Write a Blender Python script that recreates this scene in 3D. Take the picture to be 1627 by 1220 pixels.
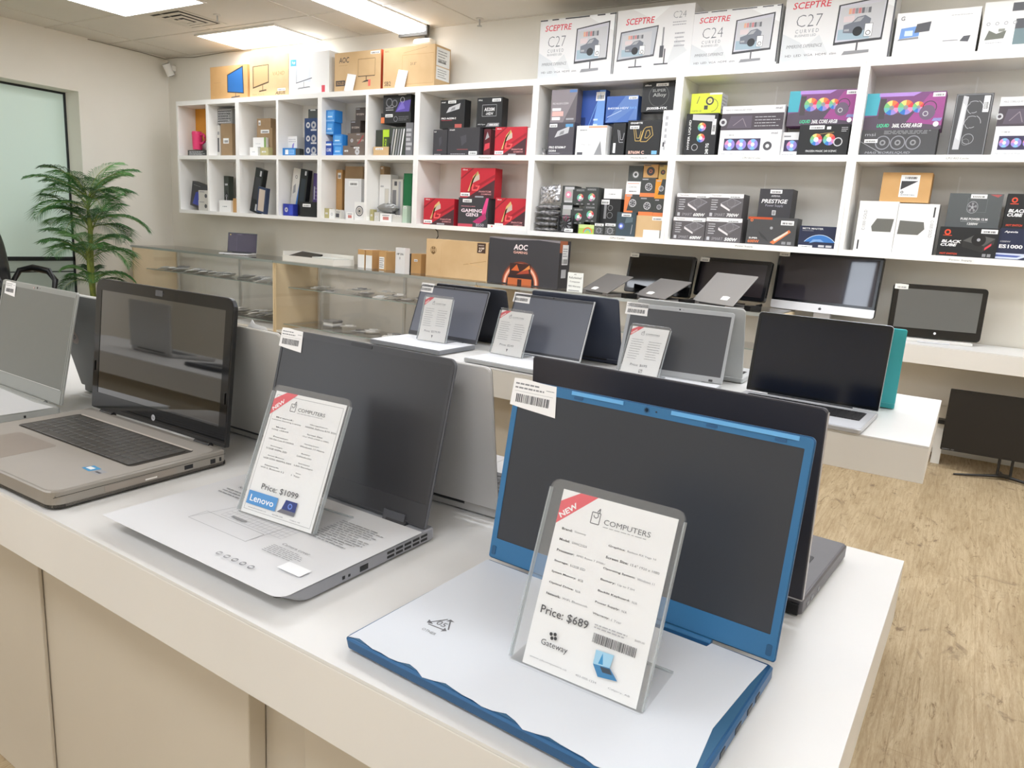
import bpy, bmesh, math, random
from mathutils import Vector, Matrix
PI = math.pi
R = math.radians
sc = bpy.context.scene
col = sc.collection
for _o in list(bpy.data.objects):
    bpy.data.objects.remove(_o)

# ------------------------------------------------------------------ camera
CAMZ = 1.165
YAW, PIT, ROL, FOC = .551, .2065, -.062, 1160.0
_F = Vector((-math.sin(YAW)*math.cos(PIT), math.cos(YAW)*math.cos(PIT), -math.sin(PIT)))
_R0 = Vector((math.cos(YAW), math.sin(YAW), 0))
_D0 = _F.cross(_R0)
_R = math.cos(ROL)*_R0 + math.sin(ROL)*_D0
_D = -math.sin(ROL)*_R0 + math.cos(ROL)*_D0
cam = bpy.data.cameras.new('camera')
cam.sensor_width = 36.0
cam.lens = 36.0*FOC/1627.0
cam.clip_start = .02
cam_ob = bpy.data.objects.new('camera', cam)
col.objects.link(cam_ob)
mw = Matrix((( _R.x, -_D.x, -_F.x, 0), (_R.y, -_D.y, -_F.y, 0), (_R.z, -_D.z, -_F.z, CAMZ), (0, 0, 0, 1)))
cam_ob.matrix_world = mw
sc.camera = cam_ob
# ------------------------------------------------------------------ world, exposure
world = bpy.data.worlds.new('world')
sc.world = world
world.use_nodes = True
world.node_tree.nodes['Background'].inputs[0].default_value = (.8, .9, 1, 1)
world.node_tree.nodes['Background'].inputs[1].default_value = .6
vs = sc.view_settings
vs.view_transform = 'Standard'
vs.look = 'None'
vs.gamma = 1
vs.exposure = 0.0
vs.use_curve_mapping = False
LAMP = 12.2           # strength of every ceiling light diffuser
STRIP = 8.0
# ------------------------------------------------------------------ materials
def lin(h):
    c = [int(h[i:i+2], 16)/255 for i in (0, 2, 4)]
    return tuple(x/12.92 if x <= .04045 else ((x+.055)/1.055)**2.4 for x in c) + (1,)
_m = {}
def mat(h, rough=.5, metal=0, coat=0, spec=.5, emit=0, name=None):
    k = (h, rough, metal, coat, spec, emit)
    if k in _m: return _m[k]
    m = bpy.data.materials.new(name or 'paint_'+h)
    m.use_nodes = True
    nt = m.node_tree; b = nt.nodes['Principled BSDF']
    b.inputs['Base Color'].default_value = lin(h)
    b.inputs['Metallic'].default_value = metal
    b.inputs['Coat Weight'].default_value = coat
    b.inputs['Specular IOR Level'].default_value = spec
    if emit:
        b.inputs['Emission Color'].default_value = lin(h)
        b.inputs['Emission Strength'].default_value = emit
    n = nt.nodes.new('ShaderNodeTexNoise'); n.inputs['Scale'].default_value = 60
    tc = nt.nodes.new('ShaderNodeTexCoord'); nt.links.new(tc.outputs['Object'], n.inputs['Vector'])
    mr = nt.nodes.new('ShaderNodeMapRange')
    mr.inputs['To Min'].default_value = max(.02, rough*.93); mr.inputs['To Max'].default_value = min(1, rough*1.07)
    nt.links.new(n.outputs['Fac'], mr.inputs['Value']); nt.links.new(mr.outputs['Result'], b.inputs['Roughness'])
    _m[k] = m
    return m
def noisy(name, h1, h2, scale, rough=.6, detail=4, stretch=(1, 1, 1), bump=0, spec=.5):
    m = bpy.data.materials.new(name); m.use_nodes = True
    nt = m.node_tree; b = nt.nodes['Principled BSDF']
    tc = nt.nodes.new('ShaderNodeTexCoord'); mp = nt.nodes.new('ShaderNodeMapping')
    mp.inputs['Scale'].default_value = stretch
    n = nt.nodes.new('ShaderNodeTexNoise'); n.inputs['Scale'].default_value = scale; n.inputs['Detail'].default_value = detail
    r = nt.nodes.new('ShaderNodeValToRGB')
    r.color_ramp.elements[0].position = .35; r.color_ramp.elements[1].position = .65
    r.color_ramp.elements[0].color = lin(h1); r.color_ramp.elements[1].color = lin(h2)
    L = nt.links.new
    L(tc.outputs['Object'], mp.inputs['Vector']); L(mp.outputs['Vector'], n.inputs['Vector'])
    L(n.outputs['Fac'], r.inputs['Fac']); L(r.outputs['Color'], b.inputs['Base Color'])
    b.inputs['Roughness'].default_value = rough
    b.inputs['Specular IOR Level'].default_value = spec
    if bump:
        bp = nt.nodes.new('ShaderNodeBump'); bp.inputs['Strength'].default_value = bump; bp.inputs['Distance'].default_value = .002
        L(n.outputs['Fac'], bp.inputs['Height']); L(bp.outputs['Normal'], b.inputs['Normal'])
    return m
def clear(name, tint, gloss=.03, alpha=.06):
    """thin clear sheet: transparent with a fresnel gloss and a faint tint"""
    m = bpy.data.materials.new(name); m.use_nodes = True
    nt = m.node_tree; nt.nodes.clear(); L = nt.links.new
    o = nt.nodes.new('ShaderNodeOutputMaterial')
    t = nt.nodes.new('ShaderNodeBsdfTransparent'); t.inputs[0].default_value = lin(tint)
    g = nt.nodes.new('ShaderNodeBsdfGlossy'); g.inputs['Roughness'].default_value = gloss
    d = nt.nodes.new('ShaderNodeBsdfDiffuse'); d.inputs[0].default_value = lin('f2f6f6')
    f = nt.nodes.new('ShaderNodeFresnel'); ge = nt.nodes.new('ShaderNodeNewGeometry'); ir = nt.nodes.new('ShaderNodeMapRange')
    ir.inputs['To Min'].default_value = 1.45; ir.inputs['To Max'].default_value = 1/1.45
    L(ge.outputs['Backfacing'], ir.inputs['Value']); L(ir.outputs['Result'], f.inputs['IOR'])
    a = nt.nodes.new('ShaderNodeMixShader'); b = nt.nodes.new('ShaderNodeMixShader')
    a.inputs[0].default_value = alpha
    L(t.outputs[0], a.inputs[1]); L(d.outputs[0], a.inputs[2])
    L(f.outputs[0], b.inputs[0]); L(a.outputs[0], b.inputs[1]); L(g.outputs[0], b.inputs[2]); L(b.outputs[0], o.inputs[0])
    return m
def wood_floor():
    m = bpy.data.materials.new('oak_planks'); m.use_nodes = True
    nt = m.node_tree; b = nt.nodes['Principled BSDF']; L = nt.links.new; N = nt.nodes.new
    tc = N('ShaderNodeTexCoord')
    def noise(scale, st, det=5, dist=0, rough=.6):
        mp = N('ShaderNodeMapping'); mp.inputs['Scale'].default_value = st; L(tc.outputs['Object'], mp.inputs['Vector'])
        n = N('ShaderNodeTexNoise'); n.inputs['Scale'].default_value = scale; n.inputs['Detail'].default_value = det
        n.inputs['Distortion'].default_value = dist; n.inputs['Roughness'].default_value = rough
        L(mp.outputs['Vector'], n.inputs['Vector']); return n
    def ramp(n, p0, c0, p1, c1, out='Fac'):
        r = N('ShaderNodeValToRGB'); e = r.color_ramp.elements
        e[0].position = p0; e[0].color = c0; e[1].position = p1; e[1].color = c1
        L(n.outputs[out], r.inputs['Fac']); return r
    def mix(a, bcol, fac, mode='MIX'):
        x = N('ShaderNodeMix'); x.data_type = 'RGBA'; x.blend_type = mode
        L(a, x.inputs[6])
        if isinstance(bcol, tuple): x.inputs[7].default_value = bcol
        else: L(bcol, x.inputs[7])
        if isinstance(fac, float): x.inputs[0].default_value = fac
        else: L(fac, x.inputs[0])
        return x.outputs[2]
    W, K = (1, 1, 1, 1), (0, 0, 0, 1)
    broad = ramp(noise(2.2, (3.2, .6, 1), 3, .4), .34, lin('b5a282'), .68, lin('cab898'))
    grain = ramp(noise(9, (11, .7, 1), 8, .8, .7), .35, lin('b39c78'), .6, W)
    c = mix(broad.outputs[0], grain.outputs[0], .5, 'MULTIPLY')
    fine = ramp(noise(60, (14, .8, 1), 4, .2), .3, lin('cdbb9c'), .62, W)
    c = mix(c, fine.outputs[0], .45, 'MULTIPLY')
    crack = ramp(noise(4.2, (5.0, .9, 1), 9, 3.0, .78), .565, K, .64, W)
    c = mix(c, lin('80694a'), crack.outputs[0])
    kn = ramp(noise(4.6, (1.7, 1.0, 1), 7, 1.6, .66), .60, K, .69, W)
    c = mix(c, lin('7c6850'), kn.outputs[0])
    mp = N('ShaderNodeMapping'); mp.inputs['Rotation'].default_value = (0, 0, R(90)); L(tc.outputs['Object'], mp.inputs['Vector'])
    br = N('ShaderNodeTexBrick'); br.inputs['Scale'].default_value = 1; br.inputs['Brick Width'].default_value = 1.22
    br.inputs['Row Height'].default_value = .18; br.inputs['Mortar Size'].default_value = .0012; br.inputs['Color1'].default_value = (1, 1, 1, 1)
    br.inputs['Color2'].default_value = (.93, .92, .91, 1); br.inputs['Mortar'].default_value = (.75, .7, .64, 1)
    L(mp.outputs['Vector'], br.inputs['Vector'])
    c = mix(c, br.outputs['Color'], .8, 'MULTIPLY')
    L(c, b.inputs['Base Color']); b.inputs['Roughness'].default_value = .5
    b.inputs['Specular IOR Level'].default_value = .35
    return m
LAM = noisy('white_laminate', 'dfddd9', 'e3e1dd', 3, .38)
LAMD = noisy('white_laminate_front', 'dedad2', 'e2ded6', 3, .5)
SHELF = noisy('white_shelf_board', 'f5f3ef', 'f7f5f1', 4, .5)
WALL = noisy('cream_wall_paint', 'e6e1d5', 'eae5da', 1.5, .85, bump=.02)
CEIL = noisy('ceiling_paint', 'e0dad0', 'e4ded4', 2, .9)
KRAFT = {'k1': noisy('kraft_light', 'd0ae80', 'd8b88b', 5, .8), 'k2': noisy('kraft_orange', 'c49962', 'cda26c', 5, .8),
         'k3': noisy('kraft_brown', 'a08564', 'aa8f6e', 6, .85)}
MAPLE = noisy('maple_veneer', 'e6cda2', 'edd7b0', 3, .55, 6, (1, 1, .15))
GLASS = clear('clear_glass', 'fefefe', .02, .008)
EDGE = clear('glass_edge', 'b9cfc8', .05, .35)
ACRYL = clear('clear_acrylic', 'ffffff', .04, .03)
CHROME = mat('b9b9b6', .3, 1)
PAL = dict(w1='f0efec', w2='e3e2e1', w3='cfccc4', dk='3f4240', dk2='4a4a4b', bk='1f2021', bk2='3a393d', bl='2c4f9c', bl2='2c7fc4', bl3='3a5fa8',
  bl4='2c3aa0', or_='dd9428', gy='8a8a88', gy2='5a5c58', gy3='77777a', ol='b5ad7a', ol2='b79d5a', nb='1d3763', cb='2f86d6', cb2='2a4fa8', br='4c423c',
  br2='75675d', dg='3b423a', dg2='3b4a52', gn='3b4a2c', gn2='0f6b3c', gn3='b9cdb8', gn4='a4bf52', rd='c02434', rd2='5a1722', sl='6a6468', sl2='4f4c53',
  yl='cfd83a', pu='7a4a78', gr='5f5b5d', gr2='55595a', nv='232a44', pk='e8487c', white='f4f4f2', black='18181a', ink='3a3a3c', grey='8e8e90',
  lg='c4c4c6', red='d84452', orange='e07c48', teal='6ab4b0', sky='7fb4e8', blue='3a78c0', tan='b98f5a', green='78b878', lime='b8dc30', yellow='ddd07a',
  violet='9486cc', pink='d48ab4', gold='c8a860', silver='a8a8ac', dgrey='505054', card='f6f6f4', inkg='6c6c70')
def C(k, rough=.42):
    if k in KRAFT: return KRAFT[k]
    k = 'or_' if k == 'or' else k
    return mat(PAL.get(k, k), rough)
# ------------------------------------------------------------------ mesh helpers
class MB:
    def __init__(s): s.v = []; s.f = []; s.fm = []; s.ms = []; s.sm = []
    def mi(s, m):
        if m not in s.ms: s.ms.append(m)
        return s.ms.index(m)
    def add(s, vs, fs, m, T=None, smooth=False):
        o = len(s.v); i = s.mi(m)
        s.v += [tuple(T @ Vector(v)) if T else tuple(v) for v in vs]
        for f in fs: s.f.append([o+k for k in f]); s.fm.append(i); s.sm.append(smooth)
        return s
    def box(s, x0, y0, z0, x1, y1, z1, m, T=None):
        vs = [(x, y, z) for z in (z0, z1) for y in (y0, y1) for x in (x0, x1)]
        return s.add(vs, [(0, 2, 3, 1), (4, 5, 7, 6), (0, 1, 5, 4), (2, 6, 7, 3), (0, 4, 6, 2), (1, 3, 7, 5)], m, T)
    def poly(s, pts, z0, z1, m, bev=0, T=None):
        """closed outline pts extruded from z0 to z1, top and bottom edges chamfered by bev"""
        n = len(pts); cx = sum(p[0] for p in pts)/n; cy = sum(p[1] for p in pts)/n
        rings = [(z0, bev), (z0+bev, 0), (z1-bev, 0), (z1, bev)] if bev else [(z0, 0), (z1, 0)]
        vs = []
        w = max(p[0] for p in pts)-cx or 1; h = max(p[1] for p in pts)-cy or 1
        for z, b in rings:
            vs += [(cx+(x-cx)*(1-b/abs(w)), cy+(y-cy)*(1-b/abs(h)), z) for x, y in pts]
        fs = [list(range(n))[::-1], [(len(rings)-1)*n+k for k in range(n)]]
        for r in range(len(rings)-1):
            for k in range(n): fs.append([r*n+k, r*n+(k+1) % n, (r+1)*n+(k+1) % n, (r+1)*n+k])
        return s.add(vs, fs, m, T)
    def cyl(s, c, r, h, m, n=20, r2=None, T=None, axis='z', cap=True):
        r2 = r if r2 is None else r2
        vs = []
        for z, q in ((0, r), (h, r2)):
            for k in range(n):
                a = 2*PI*k/n; p = (q*math.cos(a), q*math.sin(a), z)
                p = {'z': p, 'x': (p[2], p[0], p[1]), 'y': (p[0], p[2], p[1])}[axis]
                vs.append((c[0]+p[0], c[1]+p[1], c[2]+p[2]))
        fs = [[k, (k+1) % n, n+(k+1) % n, n+k] for k in range(n)]
        s.add(vs, fs, m, T, True)
        if cap: s.add(vs, [list(range(n))[::-1], [n+k for k in range(n)]], m, T)
        return s
    def tube(s, pts, r, m, n=8, T=None):
        pts = [Vector(p) for p in pts]; vs = []; N = len(pts)
        rr = r if isinstance(r, (list, tuple)) else [r]*N
        for i, p in enumerate(pts):
            t = (pts[min(i+1, N-1)]-pts[max(i-1, 0)]).normalized()
            a = t.cross(Vector((0, 0, 1)) if abs(t.z) < .95 else Vector((1, 0, 0))).normalized(); b = t.cross(a)
            vs += [p+rr[i]*(a*math.cos(2*PI*k/n)+b*math.sin(2*PI*k/n)) for k in range(n)]
        fs = [[i*n+k, i*n+(k+1) % n, (i+1)*n+(k+1) % n, (i+1)*n+k] for i in range(N-1) for k in range(n)]
        s.add(vs, fs, m, T, True)
        return s.add(vs, [list(range(n)), [(N-1)*n+k for k in range(n)][::-1]], m, T)
    def build(s, name, parent=None, loc=None, M=None, bevel=0):
        me = bpy.data.meshes.new(name); me.from_pydata(s.v, [], s.f)
        for m in s.ms: me.materials.append(m)
        me.polygons.foreach_set('material_index', s.fm)
        me.polygons.foreach_set('use_smooth', s.sm)
        me.update()
        bm = bmesh.new(); bm.from_mesh(me)
        if not any(isinstance(x, float) for x in ()): bmesh.ops.recalc_face_normals(bm, faces=bm.faces)
        bm.to_mesh(me); bm.free()
        o = bpy.data.objects.new(name, me); col.objects.link(o)
        if parent: o.parent = parent
        if M: o.matrix_local = M
        if loc: o.location = loc
        if bevel:
            b = o.modifiers.new('bevel', 'BEVEL'); b.width = bevel; b.segments = 2; b.limit_method = 'ANGLE'
        return o
def rrect(x0, y0, x1, y1, r, n=5):
    """rounded rectangle outline; r = one radius or four (bl, br, tr, tl)"""
    rs = r if isinstance(r, (list, tuple)) else [r]*4
    out = []
    for (cx, cy, a0), q in zip(((x0, y0, PI), (x1, y0, 1.5*PI), (x1, y1, 0), (x0, y1, .5*PI)), rs):
        q = max(q, 1e-4); ox = cx+(q if cx == x0 else -q); oy = cy+(q if cy == y0 else -q)
        for k in range(n+1):
            a = a0+PI/2*k/n; out.append((ox+q*math.cos(a), oy+q*math.sin(a)))
    return out
_tc = {}
def glyphs(t, bold=0, shear=0):
    k = (t, bold, shear)
    if k not in _tc:
        c = bpy.data.curves.new('lettering', 'FONT'); c.body = t; c.resolution_u = 2; c.offset = bold; c.shear = shear; c.size = 1
        o = bpy.data.objects.new('lettering', c); me = bpy.data.meshes.new_from_object(o)
        vs = [(v.co.x, v.co.y) for v in me.vertices]; fs = [list(p.vertices) for p in me.polygons]
        bpy.data.objects.remove(o); bpy.data.curves.remove(c); bpy.data.meshes.remove(me)
        if not vs: vs = [(0, 0), (1, 0), (1, 1)]; fs = [[0, 1, 2]]
        x0 = min(v[0] for v in vs); x1 = max(v[0] for v in vs); y0 = min(v[1] for v in vs); y1 = max(v[1] for v in vs)
        w = max(x1-x0, 1e-4); h = max(y1-y0, 1e-4)
        _tc[k] = ([((a-x0)/w, (b-y0)/h) for a, b in vs], fs, w/h)
    return _tc[k]
class PR:
    """flat print on a face: u right, v up as fractions of the face, each primitive a hair above the one before"""
    def __init__(s, w, h, base=.0005): s.w = w; s.h = h; s.z = base; s.mb = MB()
    def _p(s, pts, fs, c, rough=.45):
        s.mb.add([(u*s.w, v*s.h, s.z) for u, v in pts], fs, C(c, rough)); s.z += .00005; return s
    def rect(s, u0, v0, u1, v1, c, rough=.45): return s._p([(u0, v0), (u1, v0), (u1, v1), (u0, v1)], [(0, 1, 2, 3)], c, rough)
    def poly(s, pts, c): return s._p(pts, [tuple(range(len(pts)))], c)
    def ring(s, cu, cv, r, c, r0=0, n=24, a0=0, a1=2*PI, asp=1):
        k = s.w/s.h; o = [(cu+r*math.cos(a0+(a1-a0)*i/n)*asp, cv+r*k*math.sin(a0+(a1-a0)*i/n)) for i in range(n+1)]
        q = [(cu+r0*math.cos(a0+(a1-a0)*i/n)*asp, cv+r0*k*math.sin(a0+(a1-a0)*i/n)) for i in range(n+1)]
        return s._p(o+q, [(i, i+1, n+2+i, n+1+i) for i in range(n)], c)
    def wheel(s, cu, cv, r, cols, hub='black', r0=.35, asp=1):
        n = len(cols)
        for i, c in enumerate(cols): s.ring(cu, cv, r, c, r*r0, 4, 2*PI*i/n, 2*PI*(i+1)/n, asp); s.z -= .00005
        s.z += .00005
        return s.ring(cu, cv, r*r0, hub, asp=asp)
    def line(s, u0, v0, u1, v1, t, c):
        dx, dy = (u1-u0)*s.w, (v1-v0)*s.h; l = math.hypot(dx, dy) or 1; nx, ny = -dy/l*t/2/s.w, dx/l*t/2/s.h
        return s.poly([(u0-nx, v0-ny), (u1-nx, v1-ny), (u1+nx, v1+ny), (u0+nx, v0+ny)], c)
    def frame(s, u0, v0, u1, v1, t, c):
        s.line(u0, v0, u1, v0, t, c); s.line(u1, v0, u1, v1, t, c); s.line(u1, v1, u0, v1, t, c); return s.line(u0, v1, u0, v0, t, c)
    def text(s, t, u, v, w, h, c, bold=0, shear=0, rot=0):
        """lettering squeezed into the box (u, v, w, h); rot = quarter turn"""
        vs, fs, _ = glyphs(t, bold, shear)
        if rot == 1: q = [(u+w*(1-b), v+h*a) for a, b in vs]
        elif rot == -1: q = [(u+w*b, v+h*(1-a)) for a, b in vs]
        else: q = [(u+w*a, v+h*b) for a, b in vs]
        return s._p(q, fs, c)
    def bars(s, u0, v0, u1, v1, c='ink', n=22, seed=1):
        rnd = random.Random(seed); u = u0; st = (u1-u0)/n
        vs = []; fs = []
        while u < u1-st*.3:
            w = st*rnd.choice((.35, .55, .9)); k = len(vs)
            vs += [(u, v0), (min(u+w, u1), v0), (min(u+w, u1), v1), (u, v1)]; fs.append((k, k+1, k+2, k+3)); u += w+st*rnd.choice((.25, .4, .6))
        return s._p(vs, fs, c)
    def stk(s, u, v, w=.3, h=.12):
        s.rect(u, v, u+w, v+h, 'white'); return s.bars(u+w*.12, v+h*.18, u+w*.88, v+h*.62, 'ink', 14, int(u*97+v*31))
    def lines(s, u0, v0, u1, v1, n, c, seed=3, t=.35):
        rnd = random.Random(seed); vs = []; fs = []
        for i in range(n):
            v = v1-(v1-v0)*(i+.5)/n; hh = (v1-v0)/n*t/2; u = u0; end = u1-rnd.random()*.3*(u1-u0)
            while u < end:
                w = (u1-u0)*rnd.uniform(.05, .16); k = len(vs); e = min(u+w, end)
                vs += [(u, v-hh), (e, v-hh), (e, v+hh), (u, v+hh)]; fs.append((k, k+1, k+2, k+3)); u = e+(u1-u0)*.025
        return s._p(vs, fs, c)
    def build(s, name, parent, M=None): return s.mb.build(name, parent, M=M)
def tag(o, label=None, cat=None, group=None, kind=None):
    if label: o['label'] = label
    if cat: o['category'] = cat
    if group: o['group'] = group
    if kind: o['kind'] = kind
    return o
def empty(name, loc, rz=0):
    o = bpy.data.objects.new(name, None); col.objects.link(o); o.location = loc; o.rotation_euler = (0, 0, rz); o.empty_display_size = .1
    return o
def copy_tree(o, parent=None):
    c = o.copy(); col.objects.link(c)
    if parent: c.parent = parent
    for ch in list(o.children): copy_tree(ch, c)
    return c
def box(name, x0, y0, z0, x1, y1, z1, m, parent=None, bevel=0):
    if parent: return MB().box(x0, y0, z0, x1, y1, z1, m).build(name, parent, bevel=bevel)
    cx, cy = (x0+x1)/2, (y0+y1)/2
    return MB().box(x0-cx, y0-cy, 0, x1-cx, y1-cy, z1-z0, m).build(name, None, (cx, cy, z0), bevel=bevel)
FRONT = lambda x, y, z: Matrix(((1, 0, 0, x), (0, 0, -1, y), (0, 1, 0, z), (0, 0, 0, 1)))   # face looking towards -y
SIDE = lambda x, y, z: Matrix(((0, 0, 1, x), (1, 0, 0, y), (0, 1, 0, z), (0, 0, 0, 1)))     # face looking towards +x
TOP = lambda x, y, z: Matrix.Translation((x, y, z))

# ------------------------------------------------------------------ the room
XL, XR, YF, YB, H = -7.68, 3.2, -3.6, 5.05, 2.75
def struct(o): o['kind'] = 'structure'; return o
struct(MB().box(XL-.2, YF-.2, -.12, XR+.2, YB+.2, 0, wood_floor()).build('floor'))
struct(MB().box(XL-.2, YF-.2, H, XR+.2, YB+.2, H+.12, CEIL).build('ceiling'))
struct(MB().box(XL-.2, YB, 0, XR+.2, YB+.15, H, WALL).build('wall_back'))
struct(MB().box(XR, YF, 0, XR+.15, YB, H, WALL).build('wall_right'))
# front wall with one tall narrow shop window
struct(MB().box(XL-.2, YF-.15, 0, -5.95, YF, H, WALL).box(-5.4, YF-.15, 0, XR+.2, YF, H, WALL).box(-5.95, YF-.15, 0, -5.4, YF, .1, WALL)
       .box(-5.95, YF-.15, 2.65, -5.4, YF, H, WALL).build('wall_front'))
w2 = struct(MB().box(-5.95, YF-.09, .1, -5.4, YF-.08, 2.65, mat('e8f2ff', .4, emit=10.0)).build('window_2'))
DARK = mat('23282a', .5)
MB().box(-5.95, YF-.1, .1, -5.92, YF-.04, 2.65, DARK).box(-5.43, YF-.1, .1, -5.4, YF-.04, 2.65, DARK).box(-5.95, YF-.1, .1, -5.4, YF-.04, .14, DARK)\
    .box(-5.95, YF-.1, 2.61, -5.4, YF-.04, 2.65, DARK).build('window_frame', w2)
# left wall with the frosted window in a plain recess
wy0, wy1, wz1 = 1.2, 4.09, 2.235
struct(MB().box(XL-.36, YF, 0, XL, wy0, H, WALL).box(XL-.36, wy1, 0, XL, YB, H, WALL).box(XL-.36, wy0, wz1, XL, wy1, H, WALL)
       .box(XL-.36, wy0, 0, XL, wy1, .1, WALL).build('wall_left'))
FROST = mat('bccdc2', .35, emit=.30, name='frosted_glass')
w1 = struct(MB().box(XL-.27, wy0, .60, XL-.255, wy1-.002, wz1-.002, FROST).box(XL-.27, wy0, .1, XL-.255, wy1-.002, .60, mat('a8b4ab', .35, emit=.12)).build('window_1'))
fx0, fx1 = XL-.28, XL-.24
MB().box(fx0, wy1-.018, .1, fx1, wy1-.001, wz1, DARK).box(fx0, wy0, wz1-.02, fx1, wy1-.02, wz1-.001, DARK).box(fx0, wy0, .585, fx1, wy1, .625, DARK)\
    .box(fx0, wy0, .47, fx1-.01, wy1, .48, DARK).box(fx0, wy0, .1, fx1, wy1, .14, DARK).build('window_frame', w1)
BASE = mat('cfccc4', .5)
struct(MB().box(XL, YB-.014, 0, XR, YB, .1, BASE).build('baseboard_back'))
struct(MB().box(XL, wy1, 0, XL+.014, YB-.014, .1, BASE).build('baseboard_left'))
struct(MB().box(XR-.014, YF, 0, XR, YB-.014, .1, BASE).build('baseboard_right'))
# thin seams of the ceiling grid
tb = MB(); TB = mat('dcd5ca', .7)
for k in range(-5, 4):
    tb.box(-4.85+1.22*k, YF, H-.004, -4.85+1.22*k+.02, YB, H, TB)
for k in range(-9, 2):
    tb.box(XL, 4.42+.61*k*1.0, H-.0045, XR, 4.42+.61*k+.02, H, TB)
struct(tb.build('trim_1'))
# ------------------------------------------------------------------ ceiling lights
EM = mat('eff4fc', .5, emit=LAMP, name='lamp_diffuser')
def troffer(x, y, w, d, label):
    t = tag(empty('ceiling_light', (x, y, H)), label, 'ceiling light', 'recessed light panels')
    fr = MB(); F = mat('e6e2da', .5)
    for a in ((-w/2-.02, -d/2-.02, w/2+.02, -d/2), (-w/2-.02, d/2, w/2+.02, d/2+.02), (-w/2-.02, -d/2, -w/2, d/2), (w/2, -d/2, w/2+.02, d/2)):
        fr.box(a[0], a[1], -.012, a[2], a[3], -.001, F)
    fr.build('frame', t)
    MB().box(-w/2, -d/2, -.009, w/2, d/2, -.003, EM).build('diffuser', t)
troffer(-5.88, 4.765, 1.05, .50, 'bright ceiling panel directly above the kraft monitor boxes')
troffer(-5.90, 3.60, 1.05, .50, 'bright ceiling panel cut by the top edge of the photo, left of the air vent')
for x in (-5.6, -2.6, -.1, 2.1):  # unseen panels, added and laid out to balance top and front light
    for y in (2.3, -.7, -2.4):
        if x < -5 and y == 2.3: continue
        troffer(x, y, 1.1, .55, 'unseen ceiling panel added to balance the room light')
for x in (-3.0, -1.6, -.2, 1.2): troffer(x, 3.75, 1.1, .55, 'unseen ceiling panel added to brighten the shelf wall')  # unseen row, added near the wall to brighten the shelves
t = tag(empty('linear_light', (-4.21, 4.36, H)), 'long narrow fluorescent fitting pointing at the shelf wall', 'ceiling light')
MB().poly(rrect(-.14, -1.0, .14, .60, .01), -.055, -.012, mat('eff4fc', .5, emit=STRIP), .012).build('diffuser', t)
MB().box(-.15, .60, -.075, .15, .63, 0, mat('55534e', .6)).box(-.15, -1.03, -.075, .15, -1.0, 0, mat('e6e2da', .5)).box(-.145, -1.0, -.012, .145, .6, 0, mat('e6e2da', .5)).build('housing', t)
s = tag(empty('motion_sensor', (-4.12, 5.03, 2.63)), 'small white rounded unit under the end of the long ceiling light', 'sensor')
MB().poly(rrect(-.09, -.07, .09, .02, .02), -.02, .02, mat('f2efe8', .5), .008).build('housing', s)
MB().box(-.012, -.01, .02, .012, .01, .12, mat('8a877f', .5)).build('stem', s)
v = tag(empty('air_vent', (-6.0, 4.12, H)), 'square ceiling air vent with dark angled louvres between two bright panels', 'vent')
vf = MB(); vm = mat('dad4c8', .6); vd = mat('4d4a44', .7)
for i in range(4):
    r = .24-.065*i; z = -.002-.005*i
    for a in ((-r, -r, r, -r+.042), (-r, r-.042, r, r), (-r, -r+.042, -r+.042, r-.042), (r-.042, -r+.042, r, r-.042)):
        vf.box(a[0], a[1], z-.003, a[2], a[3], z, vm)
vf.build('louvre', v)
MB().box(-.23, -.23, -.0015, .23, .23, -.0005, vd).build('backing', v)
for i, (x, y, l) in enumerate(((-5.6, 4.14, 'small ceiling sprinkler head right of the air vent'), (-3.55, 4.97, 'small ceiling sprinkler head above the bare stretch of wall'))):
    q = tag(empty('sprinkler', (x, y, H)), l, 'sprinkler', 'ceiling sprinklers')
    MB().cyl((0, 0, -.006), .03, .006, mat('d8d4cc', .4)).build('escutcheon', q)
    MB().cyl((0, 0, -.05), .006, .045, CHROME, 10).cyl((0, 0, -.055), .02, .003, CHROME, 14).build('head', q)
q = tag(empty('security_camera', (-7.56, YB, 2.60)), 'white security camera on the wall near the corner', 'security camera')
MB().box(-.03, -.05, .0, .03, 0, .06, mat('eeece6', .4)).build('mount', q, bevel=.01)
TC = Matrix.Translation((.01, -.09, .03)) @ Matrix.Rotation(R(28), 4, 'X')
MB().cyl((0, 0, -.085), .038, .12, mat('eeece6', .4), 20, T=TC).build('body', q)
MB().cyl((0, 0, -.09), .030, .01, mat('1c1c1e', .2), 18, T=TC).build('lens', q)
tag(MB().tube([(XL+.02, 4.2, 2.735), (XL+.02, 4.75, 2.735), (XL+.03, 5.0, 2.725), (-7.5, 5.03, 2.735), (-7.2, 5.03, 2.72), (-6.7, 5.03, 2.735), (-6.3, 5.03, 2.73)], .004, mat('8f887a', .6), 6)
    .build('wall_cable'), 'thin wavy cable along the top of the walls in the corner', 'cable')
tag(MB().tube([(-3.98, 5.035, 1.2), (-3.97, 5.035, 1.15), (-3.93, 5.035, 1.12), (-3.92, 5.03, 1.08), (-3.93, 5.0, 1.03)], .004, mat('2c2a28', .6), 6)
    .build('hanging_cable'), 'short dark cord hanging below the shelves behind the kraft box', 'cable')

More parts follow.
